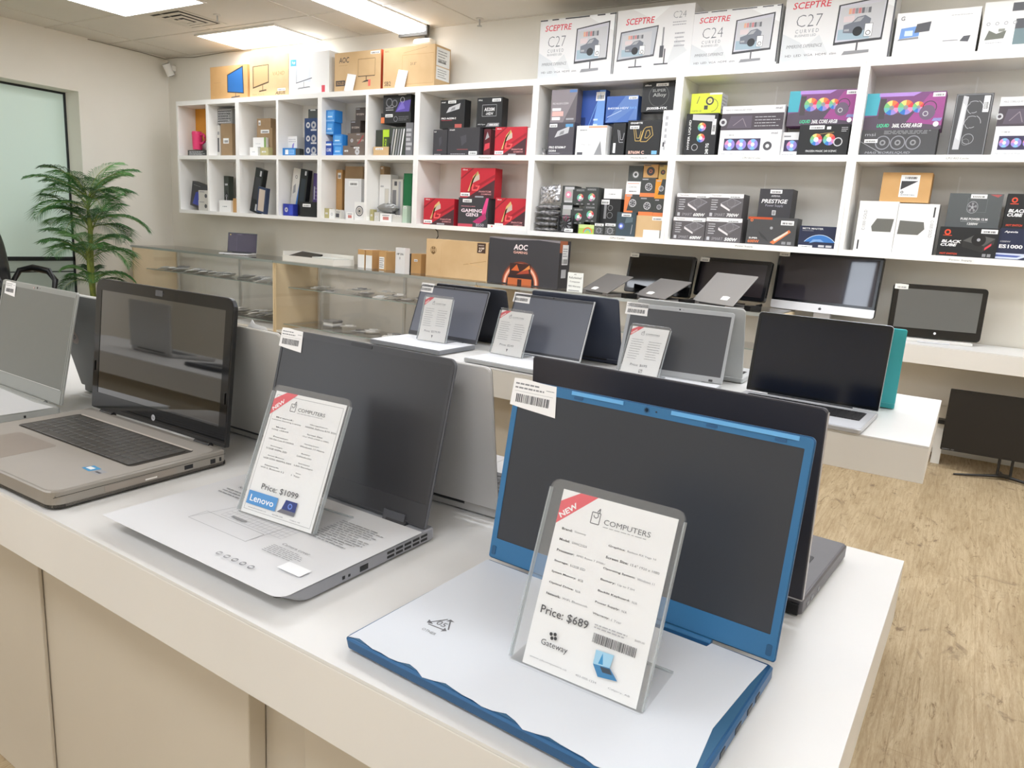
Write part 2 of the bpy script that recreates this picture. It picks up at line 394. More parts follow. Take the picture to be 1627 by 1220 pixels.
# ------------------------------------------------------------------ shelf units on the back wall
Z0, Z1, Z2, ZT = 1.14, 1.675, 2.192, 2.235     # undersides of the bottom, middle and top boards, top of all
SY0, SY1 = 4.75, 5.047
BX = [-7.11, -6.165, -5.055, -3.96, -2.87, -1.80, -.713, .38]
div = {0: -6.62, 1: -5.603, 2: -4.50}
names = ['leftmost white wall shelf unit with narrow cubbies', 'second white wall shelf unit, with leaning keyboard boxes', 'third white wall shelf unit, holding blue processor boxes',
         'white wall shelf unit holding the red motherboard boxes', 'white wall shelf unit holding fans and blue boxes', 'white wall shelf unit holding grey power supply boxes',
         'white wall shelf unit at the right edge of the photo']
for i in range(7):
    a, b = BX[i], BX[i+1]; cx = (a+b)/2; t = .025
    u = tag(empty('wall_shelf', (cx, SY1, Z0)), names[i], 'shelf', 'shelf units along the back wall')
    x0, x1 = a-cx+.0005, b-cx-.0005; y0 = SY0-SY1; hh = ZT-Z0
    for (p, q_) in ((x0, x0+t), (x1-t, x1)): box('side_panel', p, y0, 0, q_, 0, hh, SHELF, u)
    for nm, z, zz in (('bottom_board', 0, .035), ('middle_board', Z1-Z0, Z1-Z0+.037), ('top_board', Z2-Z0, hh)):
        box(nm, x0+t, y0, z, x1-t, 0, zz, SHELF, u)
    box('back_panel', x0+t, -.006, .035, x1-t, 0, Z2-Z0, noisy('shelf_back', 'ebe8e1', 'efece5', 3, .6) if i == 0 else bpy.data.materials['shelf_back'], u)
    if i in div:
        d = div[i]-cx
        for z, zz in ((.035, Z1-Z0), (Z1-Z0+.037, Z2-Z0)): box('divider', d-.014, y0, z, d+.014, -.006, zz, SHELF, u)
    else:
        for z in (.035, Z1-Z0+.037): box('seam_strip', -.004, -.009, z, .004, -.006, z+.45, SHELF, u)
for x, z, s_ in ((-3.35, Z1+.010, 'Motherboard'), (-2.1, Z1+.010, 'Motherboard'), (-2.2, Z0+.010, 'CPU Cooler'), (-1.35, Z1+.010, 'CPU AIO Cooler'), (-1.33, Z0+.008, 'Power Supply'),
              (-.25, Z1+.010, 'CPU AIO Cooler'), (-.15, Z0+.006, 'Power Supply')):
    p = PR(.13, .018, .0004); p.rect(0, 0, 1, 1, 'f2f0ea'); p.text(s_, .08, .2, .84, .6, 'ink')
    o = p.build('shelf_label', None, FRONT(x, SY0, z)); tag(o, 'small white strip reading %s on the edge of the %s board' % (s_, 'middle' if z > 1.5 else 'bottom') + (', left one' if x < -2.15 or x == -1.35 or x == -1.33 else ', right one'), 'label', 'shelf edge labels')

# ------------------------------------------------------------------ printed designs
RB = ['red', 'orange', 'yellow', 'green', 'teal', 'blue', 'violet', 'pink']
PB = ['violet', 'sky', 'pink', 'violet', 'sky', 'violet']
def monitor_pic(p, u0, v0, u1, v1, screen, k=.06, base='dgrey'):
    p.poly([(u0, v0), (u1, v0+k*.5), (u1, v1), (u0, v1-k)], 'ink')
    e = .012
    p.poly([(u0+e, v0+e*2), (u1-e, v0+k*.5+e*2), (u1-e, v1-e*1.5), (u0+e, v1-k-e*1.2)], screen)
    m = (u0+u1)/2+.02
    p.rect(m-.006, v0-.10, m+.006, v0+.02, base); p.ring(m, v0-.11, .09*(u1-u0)/.5, base, asp=1); 
def stand_pic(p, m, v0, w, c='dgrey'):
    p.rect(m-.007, v0-.11, m+.007, v0+.02, c); p.poly([(m-w, v0-.15), (m+w, v0-.12), (m+w*.9, v0-.09), (m-w*.9, v0-.115)], c)
def car_scene(p, u0, v0, u1, v1):
    W, H_ = u1-u0, v1-v0; f = lambda a, b: (u0+a*W, v0+b*H_)
    p.poly([f(0, 0), f(1, 0), f(1, 1), f(0, .9)], 'lg'); p.poly([f(0, 0), f(.75, 0), f(.75, .3), f(0, .3)], '9fb4c0')
    for i, c in enumerate(('e0a888', 'd08a88', 'grey', 'c88080', 'inkg', 'silver', 'inkg')): p.poly([f(.2+i*.075, .72), f(.265+i*.075, .72), f(.265+i*.075, .88), f(.2+i*.075, .87)], c)
    p.poly([f(.1, .5), f(.35, .5), f(.35, .68), f(.1, .66)], 'd8c8c8')
    p.poly([f(.12, .2), f(.45, .16), f(.72, .32), f(.74, .55), f(.6, .66), f(.42, .62), f(.3, .48), f(.12, .42)], '70747e')
    p.poly([f(.34, .48), f(.44, .6), f(.58, .62), f(.5, .5)], 'silver'); p.ring(*f(.46, .22), .045*W/.4, 'black'); p.rect(*f(.14, .24), *f(.26, .3), 'silver')
    p.rect(*f(.62, .06), *f(.8, .42), 'white'); p.frame(*f(.62, .06), *f(.8, .42), .002, 'ink'); p.ring(*f(.71, .16), .022, 'ink', .016)
def art(o, a, w, h, c='w1'):
    nm, *ag = a.split(':'); p = PR(w, h)
    if nm != 'none': p.rect(0, 0, 1, 1, c, .5)
    def sm(n=3, c='white', v=.05, u=.06): p.lines(u, v, u+.4, v+.04*n, n, c, 5)
    if nm == 'none': return
    if nm in ('stk', 'stkL', 'stkT', 'stkM', 'stkR', 'stkT2'):
        q = {'stk': (.2, .4, .5, .16), 'stkL': (.1, .3, .16, .5), 'stkT': (.25, .82, .55, .12), 'stkM': (.15, .66, .5, .2), 'stkR': (.6, .8, .38, .16), 'stkT2': (.05, .72, .9, .2)}[nm]
        p.stk(*q)
        if nm == 'stkT2': p.ring(.5, .35, .25, 'silver', .2); p.lines(.1, .1, .9, .6, 4, 'grey', 7)
    elif nm == 'mon_blue':
        p.poly([(.46, .22), (.9, .16), (.88, .97), (.46, .74)], 'ink'); p.poly([(.48, .25), (.88, .19), (.86, .92), (.48, .72)], '2f6db0'); stand_pic(p, .68, .2, .12)
        p.lines(.1, .5, .3, .55, 1, 'tan')
    elif nm == 'mon_asus':
        p.poly([(.08, .22), (.5, .34), (.5, .78), (.08, .76)], '5c4a34'); p.poly([(.1, .26), (.48, .37), (.48, .76), (.1, .74)], 'c9a878'); stand_pic(p, .34, .28, .1, '5c4a34')
        p.text('VA24D', .6, .5, .3, .09, 'a88858', shear=.2); p.text('ASUS', .66, .05, .26, .07, '4a3a28', .02, .2); p.stk(.72, .13, .2, .06); p.text('Eye Care', .08, .05, .3, .05, 'a88858')
    elif nm == 'mon_white':
        p.rect(.04, .70, .2, .86, '4aa0c8'); p.text('hp', .08, .74, .08, .08, 'white'); p.rect(.2, .3, .55, .78, 'dfe3e8')
        p.poly([(.18, .3), (.2, .3), (.2, .85), (.18, .86)], 'silver'); p.poly([(.18, .28), (.58, .38), (.58, .4), (.18, .3)], 'dgrey'); stand_pic(p, .38, .29, .16, 'grey')
        p.poly([(.2, .5), (.5, .62), (.55, .7), (.22, .56)], 'f4f6f8'); p.rect(.82, .04, .9, .2, 'red')
    elif nm == 'mon_aoc':
        p.text('AOC', .1, .74, .22, .14, '3a2a1c', .01, .1); p.lines(.1, .66, .3, .69, 1, 'tan'); p.frame(.52, .38, .88, .8, .004, '8a6a40'); p.rect(.52, .365, .88, .38, '3a2a1c')
        p.rect(.69, .24, .705, .38, '3a2a1c'); p.poly([(.6, .22), (.76, .24), (.74, .28), (.66, .26)], '3a2a1c'); p.rect(.74, .12, .79, .28, 'e86a5a')
        p.rect(.03, .16, .24, .3, '3a2a1c'); p.text('SOLID', .05, .19, .17, .08, 'cfa268'); p.stk(.78, .9, .2, .07)
    elif nm == 'mon_sb2':
        p.text('AOC', .03, .9, .08, .04, '3a2a1c'); p.text('SB2', .03, .08, .13, .11, '4a3a28', .01); p.text('21.5"', .54, .55, .11, .06, '4a3a28'); p.line(.4, .85, .85, .95, .002, '9a7a4c')
        p.frame(.38, .1, .98, .8, .002, 'b88a54')
    elif nm == 'scep':
        f = lambda: None
        p.poly([(0, 0), (.3, 0), (.18, .3), (0, .45)], 'd2d5d6'); p.poly([(.62, 1), (1, 1), (1, .7), (.8, .85)], 'f0f1f1'); p.poly([(.2, .2), (.45, .12), (.35, .4)], 'd6d8d8')
        p.text('SCEPTRE', .07, .8, .36, .10, 'red', .015, .15); p.text(ag[0], .12, .53, .24, .18, '606468', -.02); p.text('C U R V E D', .12, .44, .22, .055, '808488'); p.text('BUSINESS LED', .12, .385, .2, .035, '808488')
        p.text('IMMERSIVE EXPERIENCE', .05, .22, .34, .05, 'inkg', 0, .2); p.text('HD  LED  VGA  HDMI  slim', .05, .09, .48, .035, 'dgrey')
        p.poly([(.49, .22), (.92, .26), (.93, .88), (.50, .80)], 'ink'); p.poly([(.505, .26), (.905, .295), (.915, .855), (.515, .785)], 'c9c8d0'); car_scene(p, .52, .29, .9, .8)
        p.rect(.70, .10, .715, .25, 'dgrey'); p.poly([(.58, .07), (.82, .09), (.82, .13), (.6, .125)], 'grey')
        if ag[1] == '1':
            for a, b in ((0, .16), (.2, .38), (.44, .72), (.78, .9), (.94, 1)): p.rect(a, .975, b, .99, 'ink')
            p.rect(.985, .05, 1, 1, 'ink')
        if ag[1] == '2': p.rect(.985, .0, 1, .85, 'dgrey')
        if ag[1] == '0':
            for a, b in ((0, .1), (.16, .25), (.34, .66), (.76, .86), (.92, 1)): p.rect(a, .975, b, .995, 'ink')
            p.rect(.985, .0, .995, 1, 'dgrey')
    elif nm == 'scep2':
        p.poly([(.2, 1), (.7, 1), (.5, .8)], 'eef0f0'); p.poly([(.7, .1), (.95, .3), (.8, .5)], 'd6d8d8'); p.text('SCEPTRE', .12, .76, .38, .10, 'red', .015, .15)
        p.poly([(.03, .2), (.53, .25), (.56, .72), (.06, .66)], 'dgrey'); p.poly([(.045, .23), (.515, .28), (.545, .70), (.075, .64)], 'b9bcc2'); car_scene(p, .09, .27, .48, .64)
        p.rect(.285, .1, .30, .22, 'dgrey'); p.rect(.2, .09, .38, .11, 'dgrey'); p.rect(.62, .22, .64, .68, 'grey'); p.rect(.6, .22, .65, .4, 'dgrey'); p.rect(.66, .12, .675, .35, 'dgrey'); p.rect(.54, .11, .72, .13, 'dgrey')
        p.text('C24', .74, .8, .16, .10, '808488', -.02); p.lines(.74, .68, .92, .76, 2, 'silver'); p.lines(.78, .35, .92, .6, 4, 'silver', 9)
    elif nm == 'lapbox':
        p.text('G', .05, .82, .05, .1, 'grey', .03); p.poly([(.06, .4), (.3, .44), (.3, .68), (.07, .64)], '6f9ad8'); p.rect(.12, .46, .22, .58, 'cfe0f4'); p.poly([(.04, .36), (.3, .38), (.3, .43), (.06, .4)], 'grey')
        p.poly([(.24, .52), (.42, .54), (.43, .76), (.26, .72)], 'dgrey'); p.rect(.6, .28, .78, .3, 'grey'); p.poly([(.8, .26), (.9, .24), (.92, .38), (.84, .37)], 'dgrey'); p.lines(.66, .84, .92, .87, 1, 'silver')
    elif nm == 'stripbox':
        p.rect(.35, .78, .5, .95, 'dgrey'); p.rect(.42, .1, .6, .62, '6f8488'); p.rect(.42, .42, .6, .62, 'dgrey')
        for i in range(4): p.ring(.08+.11*i, .55, .025, 'silver', .015)
        p.poly([(.06, .22), (.3, .24), (.32, .4), (.2, .34), (.1, .42)], '6a6c60'); p.rect(.22, .38, .3, .44, '8c8e84'); p.lines(.08, .14, .3, .18, 1, 'silver')
    elif nm == 'marks': p.lines(.08, .15, .92, .85, 5, 'lg', 11, .6)
    elif nm == 'crink': p.lines(.02, .02, .98, .98, 7, 'lg', 13, .5); p.lines(.05, .1, .95, .9, 5, 'ink', 14, .4)
    elif nm == 'dkmark': p.rect(.15, .15, .7, .6, 'dgrey'); p.rect(.2, .7, .8, .8, 'grey')
    elif nm == 'cam': p.rect(.3, .32, .6, .5, 'black'); p.lines(.2, .65, .6, .7, 1, 'grey'); p.rect(.86, 0, 1, 1, '78a050')
    elif nm == 'blister': p.rect(.05, .1, .4, .75, 'gy3'); p.rect(.6, .1, .8, .95, 'silver'); p.rect(.2, .85, .45, .95, 'dgrey')
    elif nm == 'router': p.poly([(.35, .1), (.55, .1), (.7, .7), (.5, .6)], 'violet'); p.lines(.1, .7, .9, .9, 2, 'lg'); p.ring(.5, .3, .08, 'pink', .04)
    elif nm == 'bluew': p.rect(.2, .2, .45, .8, 'white'); p.rect(.5, .2, .9, .8, 'sky'); p.lines(.55, .3, .85, .7, 2, 'blue')
    elif nm == 'drive': p.ring(.28, .5, .16, 'lg', .07); p.ring(.72, .5, .2, 'silver', .08); p.rect(.5, .08, .95, .2, 'lg')
    elif nm in ('core', 'coret'):
        p.rect(0, .05, .9, .2, 'sky'); p.poly([(.1, .3), (.8, .25), (.85, .85), (.2, .9)], '5aa6e8'); p.rect(.2, .4, .7, .5, 'cfe6fa')
        if nm == 'coret': p.rect(0, .0, 1, .7, 'cb2'); p.text('CORE', .12, .3, .76, .22, 'white', .02); p.rect(0, .72, .9, .84, 'white')
    elif nm in ('ryz', 'ryzr'):
        p.text('RYZEN', .12, .42, .76, .14, 'c8b8ac', .02); p.rect(.05, .86, .45, .93, 'silver')
        if nm == 'ryzr': p.poly([(.1, .2), (.4, .3), (.9, .8), (.8, .85)], 'b04848')
    elif nm in ('dot', 'dotS'):
        p.ring(.5, .45, .16, 'lg'); p.text('5', .44, .38, .12, .16, 'br2', .04)
        if nm == 'dotS': p.stk(.25, .8, .4, .18)
    elif nm == 'dotR': p.ring(.75, .45, .13, 'dgrey'); p.rect(.1, .8, .6, .87, 'grey')
    elif nm == 'dotC': p.ring(.5, .45, .2, 'lg', .1)
    elif nm == 'redm': p.rect(.25, .2, .75, .6, 'c88078'); p.rect(.2, .7, .8, .8, 'grey')
    elif nm == 'gpu1':
        p.poly([(.45, .05), (.95, .05), (1, .6), (.6, .5)], '5a4aa0'); p.ring(.22, .5, .12, 'gy3', .09); p.ring(.42, .45, .1, 'gy3', .07); p.ring(.7, .6, .08, 'silver', .06); p.poly([(.5, .1), (.8, .2), (.7, .55)], '7a6ac0'); p.stk(.55, .82, .28, .14); p.lines(.1, .1, .4, .3, 2, 'lg')
    elif nm == 'gpu2': p.rect(0, 0, .12, .6, 'orange'); p.stk(.15, .6, .25, .3); p.ring(.5, .4, .07, 'gy3', .05); p.lines(.6, .2, .95, .7, 3, 'gy3')
    elif nm == 'geforce': p.rect(0, .72, 1, 1, 'lime'); p.rect(0, 0, .14, 1, 'lime'); p.text('GEFORCE', .3, .1, .3, .55, 'lime', .02, 0, 1)
    elif nm == 'streak':
        for i in range(5): p.poly([(.05+.16*i, .0), (.13+.16*i, 0), (.33+.16*i, .95), (.25+.16*i, .95)], ('silver', 'w3', 'grey', 'silver', 'white')[i])
        p.rect(0, .0, .12, .45, 'black')
    elif nm in ('mobo', 'moboe', 'mobos'):
        p.text('ASRock' if nm == 'mobos' else 'msi', .05, .9, .16, .05, 'white', .02)
        if nm == 'mobo':
            v0 = .3 if ag[2] != 'w' else .22
            if ag[2] == 'r2':
                p.poly([(0, .0), (.5, 0), (1, .9), (1, 1), (0, 1)], '8a8286'); p.text(ag[0], .06, .55, .62, .06, 'd8d0d4'); p.rect(.06, .36, .4, .44, 'white'); p.rect(.06, .2, .5, .34, 'e8b0a8'); p.rect(.06, .08, .38, .17, 'white'); p.rect(.7, .9, .98, .98, '5a80b8'); p.rect(.62, .08, .92, .13, 'silver')
            else:
                p.poly([(.25, .55), (.78, .68), (.82, .88), (.36, .74)], 'lg'); p.poly([(.42, .62), (.6, .66), (.62, .76), (.48, .72)], 'grey')
                if ag[2] == 'r': p.text(ag[0], .06, .32, .6, .07, 'white', .02); p.rect(.06, .28, .5, .29, 'red'); p.rect(.62, .02, .9, .15, 'c06058'); p.stk(.32, .88, .32, .1)
                else: p.text(ag[0], .06, .22, .66, .07, 'white', .02); p.text(ag[1], .06, .12, .28, .06, 'white', .02); p.rect(.66, .86, .95, .95, '5a9ac8'); p.stk(.03, .86, .3, .1); p.rect(.06, .07, .5, .08, 'lg')
        elif nm == 'mobos':
            p.text(ag[0], .3, .55, .4, .12, 'e0e0e0', .03); p.text(ag[1], .36, .42, .3, .09, 'e0e0e0', .03); p.frame(.22, .38, .78, .76, .002, 'lg'); p.stk(.6, .86, .34, .1); p.text('AMD Ryzen', .06, .08, .3, .05, 'white'); p.poly([(.38, .03), (.46, .15), (.92, .15), (.9, .03)], 'grey'); p.text('AM4 A520', .52, .06, .34, .06, 'white', .02)
        else: p.poly([(.45, .35), (.6, .5), (.58, .75), (.4, .68)], '4a4a50'); p.rect(.3, .22, .65, .235, 'red' if ag[0] == 'r' else 'b85050'); p.lines(.1, .04, .6, .09, 1, 'lg'); (p.stk(.68, .04, .26, .12) if ag[0] == 'w' else None)
    elif nm == 'strix': p.poly([(.1, .2), (.9, .3), (.9, .5), (.2, .45)], 'red'); p.poly([(.2, .6), (.8, .7), (.5, .9)], 'silver')
    elif nm == 'pg':
        p.poly([(.2, 0), (1, 0), (1, .62)], '4a2a30'); p.poly([(.02, .08), (.2, .12), (1, .7), (1, .8)], '9c1a28'); p.poly([(0, .6), (.4, 1), (.34, 1), (0, .66)], '8c1624')
        p.poly([(.22, .22), (.27, .22), (.36, .72), (.5, .9), (.56, .72), (.40, .62), (.44, .72), (.33, .6)], 'd8b878'); p.poly([(.36, .5), (.56, .62), (.55, .8), (.42, .7)], 'c8b8a8')
        p.poly([(.34, .24), (.52, .24), (.58, .42), (.44, .42), (.46, .38), (.52, .38), (.5, .29), (.38, .29), (.4, .46), (.35, .46)], 'f06060')
        p.text('PHANTOM', .55, .19, .36, .06, 'e8a0a0', .01, .2); p.text('GAMING', .62, .11, .3, .05, 'e8a0a0', .01, .2); p.text('/ISRock', .05, .92, .15, .04, 'white', .02); p.stk(.01, .05, .28, .12); p.rect(.45, .02, .7, .07, 'silver')
    elif nm == 'blueb': p.poly([(.35, 0), (1, .4), (1, 1), (.75, 1)], '6f9ad8'); p.stk(.6, .84, .38, .13); p.lines(.55, .3, .75, .6, 4, 'cfe0f4'); p.rect(0, .4, .2, .6, '14306a'); p.line(.1, .2, .8, .95, .003, 'sky')
    elif nm == 'blued': p.poly([(0, 0), (1, .1), (1, 1), (.6, 1)], '5f80bc'); p.poly([(.3, 0), (.7, 0), (.95, .6)], '4f74b8'); p.text('B450M-HDV', .06, .5, .66, .08, 'e0e8f4', .01); p.text('R4.0', .76, .5, .2, .08, 'sky'); p.stk(.7, .86, .28, .11); p.line(.05, .2, .5, .45, .003, 'cfe0f4')
    elif nm == 'alloy': p.text('ASRock', .06, .89, .2, .05, 'white', .02); p.text('SUPER', .3, .68, .4, .1, '8a8a86', .02); p.text('Alloy', .32, .48, .4, .16, '9a9a96', .02); p.ring(.5, .55, .3, '4c4c4a', .28); p.stk(.4, .87, .36, .1); p.text('J3355B-ITX', .16, .06, .62, .1, 'white', .03)
    elif nm == 'whiteb': p.poly([(.62, 0), (.9, 0), (.82, .5)], 'grey'); p.text('COMBO_AX', .08, .32, .44, .08, 'silver'); p.rect(.06, .03, .25, .12, 'dgrey'); p.stk(.08, .82, .3, .08); p.rect(.4, .92, 1, .98, 'dfa888')
    elif nm in ('ud', 'udn'):
        k = 1 if nm == 'ud' else 2.2
        def S(q): return [((a-.0)*k if nm == 'udn' else a, b) for a, b in q]
        for q in ([(.18, .8), (.26, .42), (.4, .42), (.48, .72)], [(.5, .75), (.42, .4), (.6, .4), (.78, .58), (.72, .82), (.56, .8)], [(.24, .78), (.3, .5), (.38, .5), (.42, .7)], [(.58, .7), (.54, .5), (.62, .5), (.7, .6), (.66, .72)]):
            q = S(q)
            for a, b in zip(q, q[1:]+([q[0]] if nm == 'ud' and len(q) > 4 else [])):
                if max(a[0], b[0]) <= 1: p.line(*a, *b, .004, 'gold' if nm == 'ud' else 'silver')
        if nm == 'ud': p.text('GIGABYTE', .08, .9, .36, .05, 'white', .02); p.text('B760M C', .08, .05, .48, .09, 'e0b8a8', .03); p.rect(.78, .04, .94, .14, '78b0d8'); p.stk(.07, .76, .28, .09)
        else: p.rect(.1, .1, .3, .4, 'white')
    elif nm == 'vert': p.lines(.3, .1, .6, .9, 6, 'silver', 3, .6); p.rect(.2, .2, .4, .3, 'dgrey')
    elif nm == 'aio1':
        p.ring(.62, .62, .13, 'ink', .02); p.ring(.62, .62, .08, 'yellow', .03); p.rect(.45, .2, .57, .4, 'ink'); p.ring(.7, .4, .2, 'ink', .185, 20, -PI/2, PI/2); p.line(.2, .5, .27, .85, .004, 'ink'); p.text('CORTEX 120', .05, .1, .32, .07, 'ink'); p.rect(.6, .92, 1, 1, 'white')
    elif nm == 'fans2v':
        for v_ in (.68, .42): p.wheel(.52, v_, .13, RB, 'white', .4)
        p.ring(.35, .2, .1, 'lg', .085); p.text('HYPER LIQUID', .1, .15, .08, .7, 'white', .01, 0, 1); p.stk(.84, .5, .12, .36); p.poly([(.2, .85), (.9, .8), (.9, .95), (.2, .98)], 'lg'); p.text('240 TG', .7, .04, .1, .25, 'white', .02, 0, 1)
    elif nm == 'msiup':
        p.rect(0, .02, 1, .7, '4a4248'); p.ring(.03, .35, .06, 'lg', .03, asp=1); p.poly([(.1, .1), (.5, .1), (.5, .6), (.15, .6)], '5d5460'); p.lines(.55, .12, .95, .6, 4, 'lg', 5, .2); p.text('MAG CORELIQUID M360', .06, .8, .42, .07, 'inkg'); p.text('msi', .86, .84, .1, .09, 'inkg', .02)
        p.line(.2, .2, .35, .5, .004, '8a7f86'); p.line(.35, .5, .42, .15, .004, '8a7f86')
    elif nm in ('fans3', 'fan1'):
        if nm == 'fans3':
            p.rect(.08, .2, .68, .68, '3a3450')
            for u_ in (.18, .37, .56): p.wheel(u_, .44, .085, PB, 'white', .35)
            p.ring(.8, .38, .07, 'dgrey', .03); p.text('MAG CORELIQUID M360', .06, .04, .4, .05, 'inkg'); p.text('msi', .84, .84, .1, .08, 'inkg', .02); p.stk(.08, .78, .18, .08)
        else: p.rect(.15, .2, 1, .68, '3a3450'); p.wheel(.6, .44, .3, PB, 'white', .35); p.lines(.1, .04, .8, .09, 1, 'inkg'); p.rect(.1, .8, .5, .86, 'grey')
    elif nm == 'fans2':
        for u_ in (.36, .62): p.wheel(u_, .52, .12, RB, 'white', .4)
        p.ring(.8, .44, .09, 'lg', .07); p.text('FROZEN MAGIC 240 SCENIC', .18, .12, .62, .06, 'white'); p.stk(.2, .85, .3, .12); p.rect(.55, .84, .63, .93, 'white'); p.lines(.84, .75, .97, .92, 3, 'lg'); p.line(.36, .68, .7, .75, .002, 'gold')
    elif nm == 'liquid':
        p.poly([(0, 0), (1, 0), (1, .55), (.2, .4), (0, .35)], '564a58'); p.poly([(0, .4), (.16, .4), (.18, 1), (0, 1)], '4aa8b8'); p.poly([(.16, .9), (.6, .9), (.7, 1), (.16, 1)], 'b08ad0'); p.poly([(.55, .2), (1, .1), (1, .95), (.8, .95)], '9a4a88')
        p.rect(.18, .3, .26, .85, '4a4446')
        for u_ in (.34, .52, .68): p.wheel(u_, .6, .1 if u_ < .6 else .075, RB, 'grey', .3)
        p.ring(.8, .45, .1, '6c5c70', 0); p.ring(.78, .42, .035, 'lg', .025); p.ring(.82, .58, .09, 'ink', .08, 16, -.5, PI); p.stk(.84, .86, .15, .11)
        p.text('LIQUID', .18 if ag[0] == '1' else .2, .06, .16, .11, '50d8a0', .02, .2); p.text('360L CORE ARGB', .38, .06, .38, .11, 'white', .02, .2); p.ring(.93, .14, .035, 'white')
        for i in range(6): p.line(.88+.018*i, .22, .9+.018*i, .3, .003, 'sky')
    elif nm == 'coreliq':
        for u_ in (.3, .5, .7): p.ring(u_, .5, .1, '8a8a90', .085); p.ring(u_, .5, .04, 'grey', .02)
        p.text('MAG CORELIQUID', .08, .06, .6, .1, 'silver', 0, .2); p.stk(.05, .5, .18, .14); p.text('msi', .05, .76, .14, .12, 'silver'); p.lines(.3, .82, .95, .97, 3, 'grey', 8, .5); p.line(0, .55, .3, .1, .003, 'silver')
    elif nm == 'fansv':
        for v_ in (.76, .52):
            for j in range(5): p.ring(.52, v_, .26-.03*j, 'silver', .255-.03*j-.012, 10, j*1.1, j*1.1+1.1)
        p.ring(.5, .27, .16, 'silver', .145); p.ring(.45, .22, .1, 'grey', .09); p.stk(.76, .7, .16, .26)
        p.poly([(.12, .1), (.3, .1), (.34, .95), (.2, .97)], 'lg'); p.poly([(.16, .3), (.26, .25), (.3, .8), (.22, .85)], 'white'); p.frame(.03, .015, .97, .985, .003, 'grey')
    elif nm == 'skull': p.poly([(.15, 0), (.85, 0), (.85, .5), (.5, .62), (.2, .45)], 'black'); p.ring(.5, .45, .18, 'lg', .12); p.rect(.2, .74, .8, .79, 'lg'); p.rect(.44, .3, .56, .42, 'lg')
    elif nm == 'mouse': p.ring(.32, .5, .16, 'lg', .06); p.rect(.6, .1, .95, .9, '3d50c0')
    elif nm == 'tape': p.line(0, .5, 1, .5, .004, '6c5236'); p.line(0, .75, 1, .75, .003, '7c6244'); p.rect(.1, .4, .25, .6, 'b8946a')
    elif nm == 'fanw': p.ring(.5, .5, .38, 'dgrey', .3); p.ring(.5, .5, .26, 'b0a8a0', .12); p.ring(.5, .5, .1, 'ink')
    elif nm == 'card': p.rect(.5, .25, .85, .7, 'dcd8cc'); p.frame(.5, .25, .85, .7, .002, 'silver'); p.lines(.1, .7, .4, .8, 1, 'silver')
    elif nm == 'gen3':
        p.poly([(.78, .5), (.92, 1), (1, 1), (.9, .3)], 'e04888'); p.poly([(.5, .18), (.9, .5), (.95, .3), (.7, .1)], 'b03068'); p.text('GAMING', .1, .5, .7, .12, 'f0e0e8', .03); p.text('GEN3', .26, .36, .42, .12, 'f0e0e8', .03)
        p.stk(.14, .84, .3, .11); p.text('B550', .62, .03, .26, .1, 'silver', .02); p.rect(0, 0, .5, .1, 'c04858'); p.lines(.1, .68, .6, .73, 1, 'e09098')
    elif nm == 'fanp': p.rect(.18, .16, .86, .8, 'a8a8a4'); p.ring(.52, .5, .24, 'e090a8', .1); p.ring(.5, .5, .1, 'white'); p.rect(.2, .8, .95, .94, 'lg'); p.rect(.2, .06, .86, .16, 'lg')
    elif nm == 'fanr': p.wheel(.5, .45, .27, ['red', 'e0a080', 'green', 'teal', '78c0a0', 'pink', 'grey', 'lg'], 'white', .45); p.lines(.15, .82, .85, .93, 2, 'lg'); p.rect(.2, .05, .4, .1, 'silver'); p.rect(.62, .05, .76, .1, 'silver')
    elif nm == 'fang': p.rect(0, .6, 1, 1, 'c8dc90'); p.ring(.6, .15, .3, 'orange', .22, 16, 0, PI); p.ring(.6, .15, .22, 'teal', .14, 16, 0, PI)
    elif nm == 'rock': p.rect(.2, .45, .32, .88, 'grey'); p.ring(.5, .55, .14, 'grey', .12); p.ring(.5, .75, .12, 'grey', .1); p.text('PURE ROCK', .15, .13, .62, .07, 'lg', .02); p.stk(.04, .84, .4, .13)
    elif nm == 'glow': p.ring(.25, .42, .12, '7f90e0', .06); p.ring(.25, .42, .06, 'white'); p.stk(.25, .82, .5, .13); p.poly([(.45, .55), (.85, .6), (.85, .8), (.5, .78)], '5c6c74'); p.line(.8, .1, .85, .5, .004, 'silver'); p.ring(.27, .42, .17, '4c5c90', .13)
    elif nm == 'moon': p.ring(.52, .45, .2, 'lg', .1); p.ring(.5, .45, .26, 'gy2', .22)
    elif nm == 'eye': p.ring(.5, .5, .28, 'ink'); p.ring(.5, .5, .12, 'b06848', .06); p.rect(.05, .9, .5, .97, 'dgrey')
    elif nm == 'chill': p.text('CONTAC', .2, .5, .56, .14, 'inkg'); p.stk(.15, .15, .7, .2); p.rect(.1, .82, .9, .86, 'orange')
    elif nm in ('fano', 'fano2', 'fano3'):
        if nm == 'fano': p.rect(0, 0, 1, .2, 'e8824a')
        if nm == 'fano2': p.poly([(.3, .2), (1, .2), (1, 1), (.6, 1), (.5, .7)], 'dk')
        if nm == 'fano3': p.poly([(0, 0), (.16, 0), (.3, .6), (.5, 1), (0, 1)], 'e8824a'); p.rect(0, 0, .6, .1, 'e8824a')
        p.ring(.56, .52, .24, 'lg', .19); p.wheel(.56, .52, .17, ['silver', 'ink']*6, 'ink', .3); p.rect(.1, .88, .5, .94, 'silver')
    elif nm == 'psu':
        p.rect(0, .84, 1, 1, 'f0ecea'); p.text('Thermaltake', .08, .89, .28, .06, 'inkg'); p.poly([(.36, .6), (.68, .82), (.95, .66), (.64, .3)], '6f6b6e'); p.line(.36, .6, .68, .82, .002, 'silver'); p.line(.68, .82, .95, .66, .002, 'silver'); p.line(.95, .66, .66, .42, .002, 'silver')
